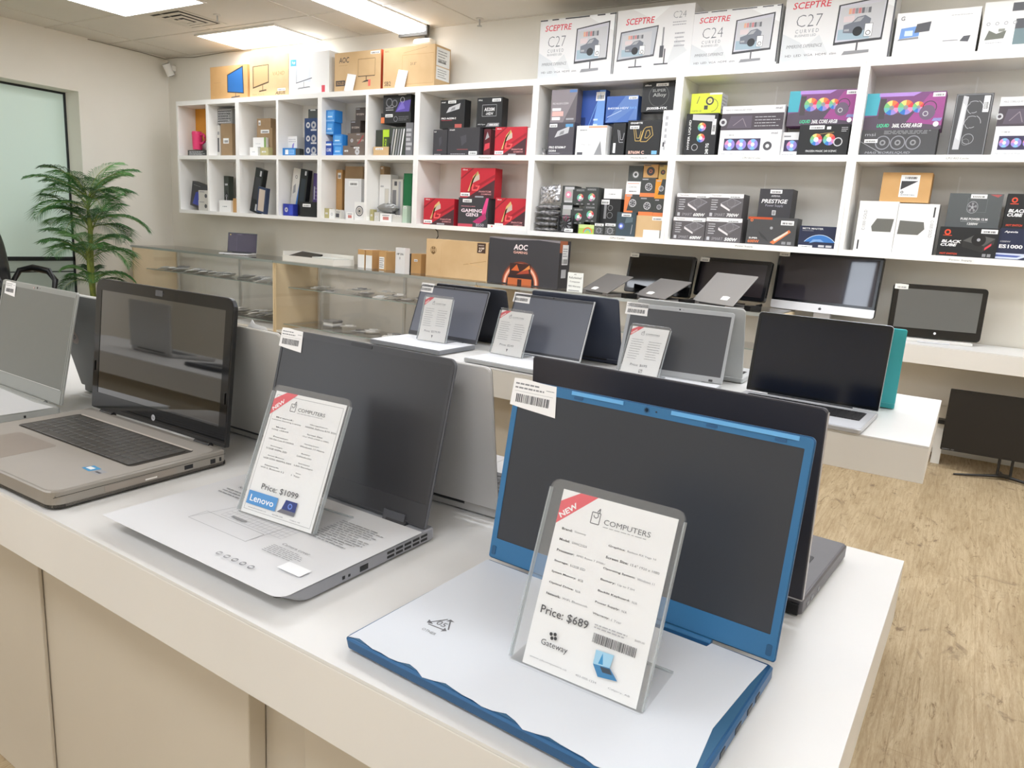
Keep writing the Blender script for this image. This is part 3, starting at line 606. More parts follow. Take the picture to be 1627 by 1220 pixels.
        p.poly([(.36, .6), (.64, .36), (.64, .28), (.36, .5)], 'e0dcdc'); p.ring(.66, .64, .12, '8c888a', .11); p.lines(.08, .3, .28, .78, 5, 'lg', 4, .4); p.rect(.06, .06, .14, .2, 'lg'); p.text('SMART', .2, .07, .32, .12, 'b0acae', -.01, .2); p.text(ag[0], .56, .06, .36, .14, 'white', .03, .2); p.stk(.58, .83, .38, .1)
    elif nm == 'prest': p.text('APEVIA', .36, .72, .28, .06, 'lg', .02); p.text('PRESTIGE', .08, .5, .8, .14, 'f0f0f0', .02, .2); p.text('Power Supply', .22, .36, .54, .1, 'a8a8b4'); p.rect(.44, .08, .56, .26, 'grey'); p.frame(.45, .1, .55, .24, .002, 'white'); p.stk(.32, .84, .36, .13)
    elif nm == 'orsu':
        p.rect(0, .92, .5, 1, 'c05028'); p.ring(.08, .88, .03, 'orange', .015); p.poly([(.5, .1), (.86, .58), (.9, .5), (.58, .04)], 'orange'); p.poly([(.56, .2), (.84, .54), (.84, .46), (.6, .14)], 'e8d8c8'); p.poly([(.24, .5), (.4, .28), (.48, .1), (.3, .3)], 'ink'); p.stk(.68, .74, .26, .16)
        p.text('SUPER', .06, .2, .18, .06, 'white', .02); p.text('600W', .04, .06, .24, .11, 'orange', .03); p.rect(.74, .05, .82, .15, 'grey'); p.rect(.85, .05, .93, .15, 'grey'); p.ring(.5, .62, .03, 'silver')
    elif nm == 'earth':
        k_ = w/h; q_ = [(.58+.56*math.cos(t_), max(.01, -.42+.62*k_*math.sin(t_))) for t_ in [.74+(2.4-.74)*i/24 for i in range(25)]]
        q_ = [(min(max(u_, 0), 1), v_) for u_, v_ in q_]; p.poly(q_, '3a78c0'); [p.line(*q_[i], *q_[i+1], .003, 'cfe6fa') for i in range(24)]; p.poly([(.3, .2), (.5, .3), (.7, .28), (.6, .4), (.4, .38)], '7fa8d8'); p.text('MSTR MASTER', .08, .84, .56, .08, 'white', .01); p.lines(.08, .76, .4, .8, 1, 'lg'); p.rect(.56, .04, .72, .14, 'lg'); p.rect(.76, .04, .92, .14, 'lg'); p.stk(.02, .0, .38, .1)
    elif nm == 'kitag': p.rect(.38, .18, .76, .92, 'white'); p.poly([(.4, .72), (.74, .72), (.4, .42)], 'ink'); p.ring(.44, .34, .03, 'ink', .015); p.lines(.42, .22, .72, .28, 1, 'ink'); p.bars(.46, .78, .7, .86, 'ink', 10)
    elif nm == 'c1000':
        if ag[0] == '0': p.poly([(.42, .4), (.9, .4), (.94, .66), (.5, .66), (.38, .5)], '6c6c66'); p.text('C1000 GOLD', .14, .42, .08, .4, 'grey', 0, 0, 1); p.rect(.08, .03, .12, .22, 'ink')
        else: p.poly([(.06, .38), (.58, .38), (.72, .5), (.68, .64), (.08, .66)], '6c6c66'); p.text('C1000 GOLD', .84, .34, .08, .34, 'grey', 0, 0, -1); p.rect(.88, .74, .92, .94, 'ink')
    elif nm == 'pure': p.ring(.46, .6, .13, 'silver', .12, asp=.8); p.wheel(.46, .6, .1, ['grey', 'dgrey']*5, 'silver', .3, .8); p.frame(.36, .46, .72, .86, .001, '7c8082'); p.text('PURE POWER 12 M', .28, .22, .5, .07, 'f0f0f0', .02); p.text('1200W', .42, .08, .2, .07, 'white', .02); p.line(.28, .18, .78, .18, .001, 'lg'); p.stk(.4, .86, .3, .12); p.poly([(.75, .98), (.97, .98), (.9, .9)], 'b05858')
    elif nm in ('cube', 'cube2'):
        p.ring(.14, .82, .055, 'e85030', .03); p.rect(.07, .7, .22, .72, 'e85030'); p.text('BLACK', .06, .46, .34, .1, 'f0f0f0', .04, .2); p.text('CUBE', .05, .34, .28, .1, 'f0f0f0', .04, .2); p.text('HOT SWITCH', .06, .06, .3, .06, 'e85030', .02, .2)
        p.poly([(.42, .55), (.62, .78), (.95, .66), (.78, .4)], '5a5a58'); p.poly([(.42, .55), (.78, .4), (.76, .18), (.42, .34)], '2c2c2c'); p.poly([(.78, .4), (.95, .66), (.94, .48), (.76, .18)], '3c3838'); p.poly([(.8, .34), (.9, .5), (.9, .42), (.8, .26)], 'red'); p.ring(.68, .6, .12, '1c1c1c'); p.ring(.68, .6, .03, 'silver')
        p.stk(.7, .82, .27, .14); p.rect(.78, .04, .84, .14, 'grey'); p.rect(.86, .04, .92, .14, 'grey')
    elif nm == 'es1000': p.text('Apevia', .08, .84, .24, .08, 'white', .02, .2); p.text('1000W', .04, .55, .18, .05, 'lg', .01); p.text('ES1000', .03, .36, .42, .12, 'white', .03); p.poly([(0, .02), (.4, .02), (.55, .12), (.5, .2), (.0, .2)], 'c8d0e8'); p.poly([(0, .08), (.38, .08), (.46, .14), (0, .15)], '5060a0'); p.poly([(.5, .7), (1, .8), (1, .3), (.7, .2)], '2c3c90')
    p.build('printed_front', o, FRONT(-w/2, o['dy'], 0))
def make_box(nm, x0, x1, z0, z1, y, d, c, a, label, cat=None, group=None):
    w, h = x1-x0, z1-z0
    o = MB().box(-w/2, -d/2, 0, w/2, d/2, h, C(c, .5)).build(nm, None, ((x0+x1)/2, y+d/2, z0))
    o['dy'] = -d/2; art(o, a, w, h, c); del o['dy']
    tag(o, label, cat or 'box', group)
    return o
SHELF_BOXES = [
("monitor_box",-2.877,-2.294,2.235,2.626,4.770,0.200,"w2","scep:C27:0","white box lettered C27 by the bare wall, leftmost of the white row"),
("electronics_box",-0.182,0.169,2.235,2.472,4.760,0.240,"w1","stripbox","low white box with dark square and tall strip print, rightmost on top of the shelves"),
("monitor_box",-2.283,-1.755,2.235,2.632,4.770,0.200,"w2","scep2","white monitor box showing a screen and a side view, second of the white row"),
("monitor_box",-1.195,-0.606,2.235,2.603,4.760,0.200,"w2","scep:C27:2","largest white box lettered C27 CURVED, right of the C24 box"),
("monitor_box",-1.754,-1.216,2.235,2.572,4.770,0.200,"w2","scep:C24:1","white box lettered C24 with black edge tape, third of the white monitor row"),
("laptop_box",-0.590,-0.195,2.235,2.457,4.760,0.240,"w1","lapbox","low white box printed with two laptops on top of the right shelves"),
("monitor_box",-6.036,-5.506,2.235,2.600,4.800,0.160,"k1","mon_asus","light kraft monitor box marked ASUS on top of the shelves, beside a white one"),
("monitor_box",-4.366,-3.833,2.235,2.549,4.790,0.200,"k1","mon_sb2","large plain kraft box with white side labels, rightmost kraft box on top of the shelves"),
("monitor_box",-4.930,-4.402,2.235,2.553,4.800,0.160,"k1","mon_aoc","kraft box lettered AOC with an orange side on top of the shelves"),
("monitor_box",-5.500,-4.995,2.235,2.586,4.800,0.160,"w1","mon_white","white monitor box with a pink tag on top of the shelves, between kraft boxes"),
("monitor_box",-6.647,-6.091,2.235,2.545,4.820,0.160,"k2","mon_blue","kraft monitor box with a blue screen picture, leftmost on top of the shelves"),
("packaging_box",-5.588,-5.416,1.712,1.782,4.800,0.050,"bl2","bluew","low blue and white box at front of the fourth upper cubby"),
("packaging_box",-5.416,-5.364,1.712,1.777,4.800,0.050,"dk","none","tiny dark box right of the low blue and white box"),
("packaging_box",-6.047,-5.932,1.712,1.791,4.800,0.050,"w1","stk","small white box at left front of the third upper cubby"),
("drive_box",-5.297,-5.137,1.712,1.806,4.800,0.140,"nb","drive","navy box with pale discs, bottom of the stack of three"),
("packaging_box",-5.898,-5.785,1.712,1.790,4.800,0.050,"ol","stk","small olive box beside the small white box, third upper cubby"),
("cooler_box",-1.512,-1.135,1.712,1.864,4.790,0.140,"w2","fans3","long white cooler box with three purple fans at left of its bay"),
("packaging_box",-7.083,-6.908,1.712,2.207,4.950,0.060,"or","none","tall orange box standing behind the pink mug"),
("packaging_box",-6.918,-6.822,1.712,1.868,4.890,0.050,"w1","stk","small white box to the right of the pink mug"),
("packaging_box",-6.556,-6.384,1.712,2.025,4.860,0.120,"k3","stk","brown box under the grey parts bag, second cubby from left"),
("packaging_box",-6.603,-6.557,1.712,2.009,4.850,0.100,"w3","dkmark","narrow white box with dark print left of the brown box"),
("packaging_box",-6.053,-5.836,1.712,1.978,4.890,0.120,"k3","stkT","tall brown box under another brown box in the third upper cubby"),
("webcam_box",-6.064,-5.881,1.712,1.887,4.852,0.030,"w1","cam","white box with a small camera picture in the third upper cubby"),
("blister_pack",-5.734,-5.617,1.712,2.048,4.965,0.040,"w3","blister","clear blister pack with two grey bars, fourth upper cubby"),
("router_box",-5.588,-5.463,1.712,1.892,4.860,0.100,"w1","router","white box with purple print under the blister pack, fourth upper cubby"),
("graphics_card_box",-4.598,-4.522,1.712,2.210,4.950,0.060,"gy2","marks","grey patterned box at the back left of the sixth upper cubby"),
("graphics_card_box",-4.478,-4.398,1.712,1.926,4.840,0.120,"dg","none","dark grey green box left of the bright green edged box"),
("graphics_card_box",-4.380,-4.310,1.712,1.926,4.820,0.150,"gn","geforce","narrow bright green and black box, sixth upper cubby"),
("motherboard_box",-2.559,-2.380,1.712,2.165,4.880,0.070,"bl","blueb","dark blue motherboard box left of the lighter blue one"),
("graphics_card_box",-4.290,-4.119,1.712,1.937,4.800,0.200,"dg","streak","dark box with silver diagonal streaks, sixth upper cubby"),
("graphics_card_box",-4.114,-4.040,1.712,1.972,4.800,0.200,"gy3","marks","narrow grey box against the right side of the sixth upper cubby"),
("processor_box",-4.808,-4.723,1.712,1.796,4.790,0.100,"br2","stk","narrow grey box at the foot of the pyramid beside the blue boxes"),
("processor_box",-5.028,-4.954,1.712,1.836,4.800,0.090,"cb2","coret","darker blue processor box lettered CORE at the bottom of the left stack"),
("processor_box",-4.723,-4.559,1.712,1.786,4.790,0.100,"br2","dotS","widest brown grey box with sticker at the foot of the pyramid"),
("packaging_box",-4.456,-4.290,1.712,1.785,4.790,0.029,"k1","stkM","kraft box with white sticker at front of the sixth upper cubby"),
("processor_box",-4.948,-4.832,1.712,1.801,4.810,0.090,"cb","core","bright blue processor box, lower one of the short blue stack"),
("motherboard_box",-3.228,-2.952,1.712,1.918,4.790,0.080,"rd","pg","bright red motherboard box alone in the upper bay"),
("cooler_box",-1.743,-1.537,1.712,1.972,4.790,0.140,"bk","fans2v","black cooler box on end with two lit fans, under the yellow box"),
("packaging_box",-7.010,-6.698,1.712,1.769,4.800,0.050,"dk","marks","flat black and white patterned box in front of the pink mug"),
("motherboard_box",-3.673,-3.371,1.712,1.922,4.790,0.080,"bk2","moboe:w","widest dark motherboard box, front centre of the upper bay"),
("packaging_box",-1.905,-1.840,1.712,1.998,4.790,0.100,"w1","vert","tall narrow white box standing at the right of its bay"),
("motherboard_box",-2.150,-1.912,1.712,1.940,4.790,0.080,"bk","ud","black box with outlined UD letters in front of the blue boxes"),
("motherboard_box",-2.538,-2.305,1.712,1.914,4.790,0.080,"w1","whiteb","white motherboard box with grey wedge in the bay of blue boxes"),
("cooler_box",-1.134,-1.033,1.712,1.852,4.820,0.120,"w2","fan1","short white cooler box with one purple fan, partly behind the black one"),
("motherboard_box",-3.835,-3.694,1.712,1.913,4.810,0.080,"bk2","moboe:r","dark motherboard box at lower left beside the widest dark one"),
("motherboard_box",-2.766,-2.560,1.712,1.940,4.790,0.080,"sl2","mobo:PRO B760M-P:DDR4:w","slate motherboard box lettered DDR4 under the one with red stickers"),
("cooler_box",-1.032,-0.753,1.712,1.889,4.790,0.140,"bk","fans2","black cooler box with two rainbow fans in front of the colourful one"),
("motherboard_box",-3.351,-3.289,1.712,1.911,4.820,0.100,"rd2","strix","narrow dark red box between the dark and bright red boxes"),
("motherboard_box",-2.272,-2.179,1.712,1.930,4.820,0.080,"bk","udn","narrow black box half hidden between the white box and the wide one"),
("cooler_box",-0.036,0.240,1.712,1.859,4.790,0.140,"w2","fans3","white cooler box with purple fans at the right edge, underneath another"),
("cooler_box",-0.242,-0.071,1.712,2.031,4.790,0.120,"dk2","fansv","tall dark cooler box standing on end with silver swirls"),
("cooler_box",-0.686,-0.301,1.712,1.853,4.790,0.150,"dk2","coreliq","dark shrink-wrapped cooler box under the purple and teal one"),
("processor_box",-4.705,-4.605,1.786,1.907,4.840,0.090,"br2","ryzr","brown grey box with a red streak, right middle of the pyramid"),
("processor_box",-4.953,-4.837,1.801,1.894,4.810,0.090,"cb","core","bright blue processor box, upper one of the short blue stack"),
("drive_box",-5.297,-5.138,1.806,1.918,4.800,0.140,"nb","drive","navy box with pale discs, middle of the stack of three"),
("processor_box",-4.804,-4.706,1.796,1.905,4.840,0.090,"br2","dot","brown grey box with a round emblem, left middle of the pyramid"),
("processor_box",-5.028,-4.933,1.894,1.997,4.800,0.090,"cb","core","bright blue processor box, middle of the left stack in the fifth upper cubby"),
("cooler_box",-1.516,-1.136,1.864,2.010,4.800,0.140,"w2","msiup","long white cooler box with dark photo band, on top of its twin"),
("cooler_box",-1.124,-0.744,1.889,2.089,4.830,0.120,"pu","liquid:0","purple and teal cooler box on top of the black two-fan box"),
("cooler_box",-0.686,-0.293,1.853,2.052,4.800,0.140,"pu","liquid:1","purple and teal box lettered LIQUID 360L, in the rightmost upper bay"),
("cooler_box",-0.037,0.231,1.859,2.009,4.800,0.140,"w2","msiup","white cooler box with dark photo band at the right edge of the photo"),
("drive_box",-5.298,-5.139,1.918,2.035,4.800,0.140,"nb","drive","navy box with pale discs, top navy one of the stack of three"),
("processor_box",-4.820,-4.706,1.905,2.017,4.890,0.090,"br","ryz","dark brown processor box second from the top of the pyramid"),
("motherboard_box",-3.783,-3.544,1.922,2.134,4.820,0.080,"bk","mobo:PRO A620M-E:A620:r","black motherboard box with grey board picture, upper left of the upper bay with red boxes"),
("graphics_card_box",-4.388,-4.067,1.972,2.050,4.800,0.200,"bk","gpu2","low black graphics card box under the purple art one"),
("processor_box",-5.028,-4.921,1.997,2.096,4.800,0.090,"cb","core","bright blue processor box, top of the left stack in the fifth upper cubby"),
("motherboard_box",-3.429,-3.198,1.922,2.138,4.820,0.080,"bk","mobos:A520M:-HDV","black motherboard box with framed white letters, upper right of its bay"),
("motherboard_box",-2.765,-2.559,1.940,2.164,4.800,0.080,"sl","mobo:PRO H610M-G DDR4:610:r2","slate motherboard box with red stickers, upper left of its bay"),
("motherboard_box",-2.084,-1.847,1.998,2.182,4.830,0.080,"bk","alloy","black box lettered Super Alloy, upper right of its bay"),
("motherboard_box",-2.352,-2.118,1.940,2.112,4.850,0.070,"bl3","blued","mid blue motherboard box between the dark blue and the black box"),
("cooler_box",-1.728,-1.530,1.972,2.095,4.800,0.120,"yl","aio1","yellow cooler box on top of a black one"),
("graphics_card_box",-4.364,-4.071,2.050,2.217,4.800,0.200,"bk","gpu1","black graphics card box with purple art, topmost in the sixth upper cubby"),
("packaging_box",-6.062,-5.869,1.978,2.067,4.900,0.100,"k3","stkL","upper brown box of the stack in the third upper cubby"),
("parts_bag",-6.603,-6.377,2.025,2.165,4.860,0.100,"gy","crink","grey crinkled parts bag on top of a brown box, second cubby from left"),
("drive_box",-5.251,-5.140,2.035,2.111,4.800,0.120,"dk","stkT","dark box topping the stack of blue boxes, fourth upper cubby"),
("processor_box",-4.773,-4.663,2.017,2.125,4.900,0.090,"br","ryz","dark brown processor box at the very top of the pyramid, fifth upper cubby"),
("power_supply_box",-1.535,-1.303,1.175,1.327,4.780,0.140,"gr","psu:500W","grey power supply box in the bottom row beneath the 700W one"),
("power_supply_box",-1.757,-1.539,1.175,1.321,4.780,0.140,"gr","psu:600W","grey power supply box in the bottom row at far left of its bay"),
("power_supply_box",-1.268,-0.971,1.175,1.343,4.780,0.140,"dk2","orsu","black power supply box with orange stripes under the PRESTIGE box"),
("power_supply_box",-0.951,-0.740,1.175,1.303,4.780,0.120,"nv","earth","small black box with a picture of the blue earth"),
("cooler_box",-2.172,-2.031,1.175,1.337,4.790,0.060,"dg2","glow","dark glossy cooler box with blue glow at the front centre"),
("packaging_box",-1.956,-1.841,1.175,1.227,4.760,0.030,"w1","none","low white box in front of the kraft box under the fan stack"),
("motherboard_box",-3.534,-3.249,1.175,1.397,4.780,0.140,"bk2","gen3","black and pink box lettered GAMING GEN3 in the lower bay"),
("adapter_box",-4.478,-4.440,1.175,1.271,4.790,0.040,"ol","stk","small olive box, leftmost of the front row in the sixth lower cubby"),
("power_supply_box",-0.637,-0.434,1.175,1.459,4.780,0.140,"w1","c1000:0","tall white box with grey hexagon, left of a pair"),
("adapter_box",-4.430,-4.374,1.175,1.250,4.790,0.040,"w3","stk","small pale box, second of the front row in the sixth lower cubby"),
("fan_box",-2.465,-2.341,1.175,1.240,4.790,0.050,"gn4","fang","small lime edged box with a rainbow arc at the front"),
("accessory_box",-2.260,-2.173,1.175,1.263,4.790,0.054,"dk","stkT2","small black box with white top strip, right of a matching pair"),
("adapter_box",-4.225,-4.120,1.175,1.236,4.790,0.040,"w3","stkT","small box with sticker, fourth of the front row in the sixth lower cubby"),
("adapter_box",-4.364,-4.234,1.175,1.243,4.790,0.040,"w1","redm","small white box with red print, third of the front row in the sixth lower cubby"),
("accessory_box",-2.341,-2.265,1.175,1.258,4.790,0.054,"dk","stkT2","small black box with white top strip, left of a matching pair"),
("packaging_box",-2.030,-1.839,1.175,1.321,4.800,0.120,"k1","stkR","kraft box at the bottom of the right hand fan stack"),
("fan_box",-4.652,-4.536,1.175,1.327,4.780,0.050,"w1","fanw","white box with a large round fan picture, fifth lower cubby"),
("power_supply_box",-0.432,-0.230,1.175,1.451,4.780,0.140,"w1","c1000:1","tall white box with grey hexagon, right of a pair"),
("headset_box",-5.336,-5.127,1.175,1.309,4.785,0.050,"bk","stkM","squat black box at front right of the fourth lower cubby"),
("motherboard_box",-3.890,-3.583,1.175,1.384,4.790,0.090,"rd","pg","red motherboard box at lower left, beside the GAMING GEN3 box"),
("accessory_box",-6.603,-6.531,1.175,1.531,4.920,0.060,"dg","skull","tall dark green grey box in the second lower cubby"),
("packaging_box",-5.028,-4.954,1.175,1.607,4.930,0.070,"k2","stkT","tall kraft box at left back of the fifth lower cubby"),
("packaging_box",-4.908,-4.697,1.175,1.637,4.920,0.090,"k3","tape","wide flat topped brown box behind the white panel, fifth lower cubby"),
("packaging_box",-4.832,-4.633,1.175,1.526,4.840,0.060,"w2","stkT","tall white box in front of the brown one, fifth lower cubby"),
("hub_box",-4.478,-4.352,1.175,1.570,4.900,0.100,"w1","card","white box with pale picture under the brown one, sixth lower cubby"),
("blister_pack",-4.334,-4.214,1.175,1.533,4.900,0.080,"w3","blister","tall pale blister pack beside the green box, sixth lower cubby"),
("graphics_card_box",-4.172,-4.087,1.175,1.579,4.860,0.100,"gn2","none","tall green box at the right of the sixth lower cubby"),
("fan_box",-2.639,-2.540,1.175,1.383,4.820,0.100,"dk","fanp","dark fan box with pink window, second row left"),
("cooler_box",-2.333,-2.176,1.175,1.427,4.845,0.100,"bk","rock","tall black cooler box under the white box"),
("adapter_box",-4.761,-4.672,1.175,1.238,4.790,0.040,"w1","redm","small white box with red print, fourth of the row"),
("adapter_box",-4.969,-4.903,1.175,1.257,4.790,0.040,"w1","dotC","small white box, second of the row in the fifth lower cubby"),
("adapter_box",-4.899,-4.822,1.175,1.253,4.790,0.040,"w3","dkmark","small box with dark picture, third of the row in the fifth lower cubby"),
("adapter_box",-4.116,-4.068,1.175,1.315,4.790,0.050,"gn3","stkT","small pale green box at the right of the front row in the sixth lower cubby"),
("adapter_box",-5.028,-4.969,1.175,1.261,4.790,0.040,"ol","stk","small olive box, first of the row in the fifth lower cubby"),
("mouse_box",-5.572,-5.437,1.175,1.283,4.790,0.060,"bl4","mouse","small blue mouse box at front of the fourth lower cubby"),
("accessory_box",-6.521,-6.337,1.175,1.289,4.800,0.080,"w1","stk","white box at front of the second lower cubby"),
("power_supply_box",-0.209,0.071,1.175,1.333,4.770,0.160,"bk","cube","black box lettered BLACK CUBE with a picture of the unit"),
("packaging_box",-6.842,-6.685,1.175,1.276,4.790,0.035,"w3","dotR","pale box with dark dot, lower of two beside the leaning black box"),
("power_supply_box",0.071,0.324,1.175,1.339,4.780,0.140,"nv","es1000","navy box lettered ES1000 at the right edge, bottom row"),
("accessory_box",-6.336,-6.263,1.175,1.311,4.820,0.080,"k2","none","small orange brown box at right of the second lower cubby"),
("motherboard_box",-3.192,-2.917,1.175,1.403,4.790,0.090,"rd","pg","red motherboard box raised on a white tray at lower right"),
("fan_box",-2.438,-2.334,1.258,1.374,4.800,0.100,"dk","fanr","dark fan box with rainbow ring, lower one of the third fan column"),
("fan_box",-2.539,-2.439,1.240,1.357,4.820,0.100,"dk","fanr","dark fan box with red green ring, second row of the second fan column"),
("packaging_box",-6.837,-6.681,1.276,1.376,4.790,0.035,"w3","dotR","pale box with dark dot, upper of two beside the leaning black box"),
("power_supply_box",-1.752,-1.535,1.321,1.475,4.790,0.140,"gr","psu:600W","grey power supply box reading 600W with white top strip"),
("power_supply_box",-1.536,-1.315,1.327,1.478,4.790,0.140,"gr","psu:700W","grey power supply box reading 700W with white top strip"),
("fan_box",-2.022,-1.916,1.321,1.445,4.800,0.100,"dk","fano","black and orange fan box, third row middle"),
("fan_box",-1.915,-1.845,1.321,1.436,4.800,0.100,"dk","fano","black and orange fan box, third row against the shelf side"),
("fan_box",-2.131,-2.021,1.337,1.459,4.800,0.100,"dk","fano3","black fan box with orange left edge, third row left"),
("power_supply_box",-1.221,-1.024,1.343,1.516,4.800,0.140,"bk2","prest","black box lettered PRESTIGE, standing on the orange striped one"),
("fan_box",-2.436,-2.334,1.374,1.499,4.800,0.100,"dk","fanr","dark fan box with rainbow ring, upper one of the third fan column"),
("power_supply_box",-0.191,0.059,1.333,1.514,4.790,0.140,"gr2","pure","dark grey box lettered PURE POWER above the BLACK CUBE box"),
("power_supply_box",0.076,0.323,1.339,1.518,4.790,0.140,"bk","cube2","black box lettered BLACK CUBE at the right edge of the photo"),
("fan_box",-2.634,-2.533,1.383,1.507,4.820,0.100,"dk","fanp","dark fan box with pink window, top left of the fan stack"),
("fan_box",-2.533,-2.437,1.374,1.492,4.820,0.100,"dk","fanr","dark fan box with red green ring, top of the second fan column"),
("motherboard_box",-3.538,-3.216,1.397,1.622,4.800,0.100,"rd","pg","red motherboard box standing on top of the GAMING GEN3 box"),
("packaging_box",-2.309,-2.174,1.427,1.495,4.840,0.100,"w1","stk","white box on top of the tall black cooler box"),
("fan_box",-2.023,-1.916,1.445,1.571,4.800,0.100,"dk","fano","black and orange fan box, second row middle of the right hand stack"),
("fan_box",-1.916,-1.840,1.436,1.562,4.800,0.100,"or","fano2","orange fan box, second row against the shelf side"),
("packaging_box",-0.544,-0.292,1.459,1.623,4.820,0.140,"k2","kitag","orange kraft box with a white label, on top of two white boxes"),
("packaging_box",-2.128,-2.022,1.459,1.544,4.800,0.100,"w1","chill","white box under the black fan box of the right hand stack"),
("fan_box",-2.128,-2.024,1.544,1.650,4.820,0.100,"dk","moon","black fan box at the top left of the right hand stack"),
("fan_box",-2.019,-1.915,1.571,1.658,4.820,0.100,"k2","eye","tan fan box with dark round picture, top middle of the right hand stack"),
("fan_box",-1.908,-1.850,1.562,1.655,4.820,0.100,"ol2","eye","tan box at the top right, against the shelf side"),
("packaging_box",-4.478,-4.435,1.570,1.639,4.905,0.080,"k3","stkM","brown box at the top of the stack in the sixth lower cubby"),
]
made = {}
for b in SHELF_BOXES:
    o = make_box(*b); made[b[9]] = o
def by(s): return next(o for l, o in made.items() if s in l)
# tinted or labelled side faces of single boxes
def side_print(o, fn):
    d = o.dimensions; bb = o.bound_box; x = max(c[0] for c in bb); y0 = min(c[1] for c in bb); dy = max(c[1] for c in bb)-y0; hz = max(c[2] for c in bb)
    p = PR(dy, hz); fn(p); p.build('printed_side', o, SIDE(x, y0, 0))
side_print(by('lettered AOC with an orange'), lambda p: p.rect(0, 0, 1, 1, 'b84a2a'))
side_print(by('large plain kraft box'), lambda p: (p.rect(.1, .52, .95, .95, 'white'), p.rect(.1, .2, .95, .5, 'white'), p.lines(.2, .58, .8, .9, 5, 'grey'), p.lines(.2, .24, .8, .46, 4, 'grey'), p.bars(.2, .6, .7, .66)))
side_print(by('yellow cooler box'), lambda p: (p.rect(0, 0, 1, 1, 'lg'), p.lines(.1, .1, .9, .9, 5, 'grey')))

# ------------------------------------------------------------------ odd things in the cubbies
m = tag(empty('insulated_mug', (-6.885, 4.865, 1.712)), 'bright pink insulated mug with a side handle', 'mug')
PK = mat('e83a74', .35)
m.location.z = 1.7755; m.location.y = 4.826
MB().cyl((0, 0, 0), .045, .155, PK, 24, .052).cyl((0, 0, .155), .053, .02, PK, 24, .048).build('body', m)
MB().tube([(.045, 0, .14), (.10, 0, .15), (.125, 0, .12), (.12, 0, .08), (.085, 0, .06), (.045, 0, .06)], .011, PK, 8).build('handle', m)
by('flat black and white patterned box').scale.y = 1.0
def lean_box(nm, x, y, z, w, h, d, ang, c, label, fn, yaw=0, group=None, cat='box'):
    """box whose foot stands at x and which leans sideways by ang (degrees, + = top towards +x)"""
    o = MB().box(0, -d/2, 0, w, d/2, h, C(c, .4)).build(nm, None, (x, y, z))
    o.rotation_euler = (0, R(ang), yaw)
    if ang > 0: o.location.z += w*math.sin(R(ang))
    p = PR(w, h); fn(p); p.build('printed_front', o, FRONT(0, -d/2, 0))
    tag(o, label, cat, group); return o
lean_box('accessory_box', -7.04, 4.86, 1.175, .24, .25, .06, 12, 'bk2', 'large dark box with blue picture, leaning in the first lower cubby', lambda p: (p.poly([(.15, .1), (.6, .1), (.6, .7), (.3, .6)], '3a48a8'), p.lines(.1, .85, .6, .9, 1, 'grey')))
lean_box('keyboard_box', -6.08, 4.84, 1.175, .115, .42, .05, 14, 'bk', 'long black keyboard box leaning right in the third lower cubby', lambda p: (p.rect(.15, .3, .85, .8, '3c3c40'), p.rect(.6, .84, .8, .96, 'lg'), p.rect(.6, .05, .85, .2, 'lg')), group='leaning keyboard boxes')
lean_box('keyboard_box', -5.93, 4.79, 1.175, .12, .24, .04, 9, '34405c', 'short blue edged box with tan picture in front of the long black one', lambda p: p.poly([(.15, .08), (.85, .08), (.85, .92), (.15, .92)], 'c8b8a8'), group='leaning keyboard boxes')
lean_box('keyboard_box', -5.76, 4.90, 1.175, .07, .42, .05, 10, 'lg', 'tall pale box leaning at the right of the third lower cubby', lambda p: p.rect(.2, .5, .8, .9, 'grey'), group='leaning keyboard boxes')
lean_box('keyboard_box', -5.59, 4.90, 1.175, .11, .43, .05, 9, 'w3', 'tall white and blue box leaning at left of the fourth lower cubby', lambda p: (p.poly([(.55, 0), (1, 0), (1, 1)], 'blue'), p.ring(.45, .82, .14, 'ink', .1), p.poly([(.2, .45), (.5, .5), (.45, .68), (.2, .62)], 'grey')), group='leaning keyboard boxes')
lean_box('keyboard_box', -5.46, 4.87, 1.175, .10, .42, .05, 9, 'bk', 'tall black box leaning beside the white and blue one', lambda p: (p.rect(.6, .88, .8, .97, 'lg'), p.rect(.2, .3, .8, .8, '2c343c')), group='leaning keyboard boxes')
lean_box('keyboard_box', -5.29, 4.91, 1.175, .12, .39, .05, 3, '4c3a70', 'tall purple box at right of the fourth lower cubby', lambda p: (p.lines(.2, .2, .8, .7, 6, '7c6aa0'), p.rect(.1, .4, .2, .7, 'lg')), group='leaning keyboard boxes')
def crumple(nm, w, d, h, seed, m, label, loc, group=None, cat='bag', nx=12):
    rnd = random.Random(seed); b = MB(); n = nx
    for sgn in (1, -1):
        vs = []
        for j in range(n+1):
            for i in range(n+1):
                u, v_ = i/n*2-1, j/n*2-1
                e = max(0, 1-max(abs(u), abs(v_))**3)
                vs.append((u*w/2+rnd.uniform(-1, 1)*w*.02, v_*d/2+rnd.uniform(-1, 1)*d*.02, h/2+sgn*h/2*e*rnd.uniform(.55, 1)))
        b.add(vs, [(j*(n+1)+i, j*(n+1)+i+1, (j+1)*(n+1)+i+1, (j+1)*(n+1)+i) for j in range(n) for i in range(n)], m)
    return tag(b.build(nm, None, loc), label, cat, group)
FOIL = noisy('antistatic_foil', '77777a', 'dcdada', 45, .25, 4)
FOIL.node_tree.nodes['Principled BSDF'].inputs['Metallic'].default_value = .6
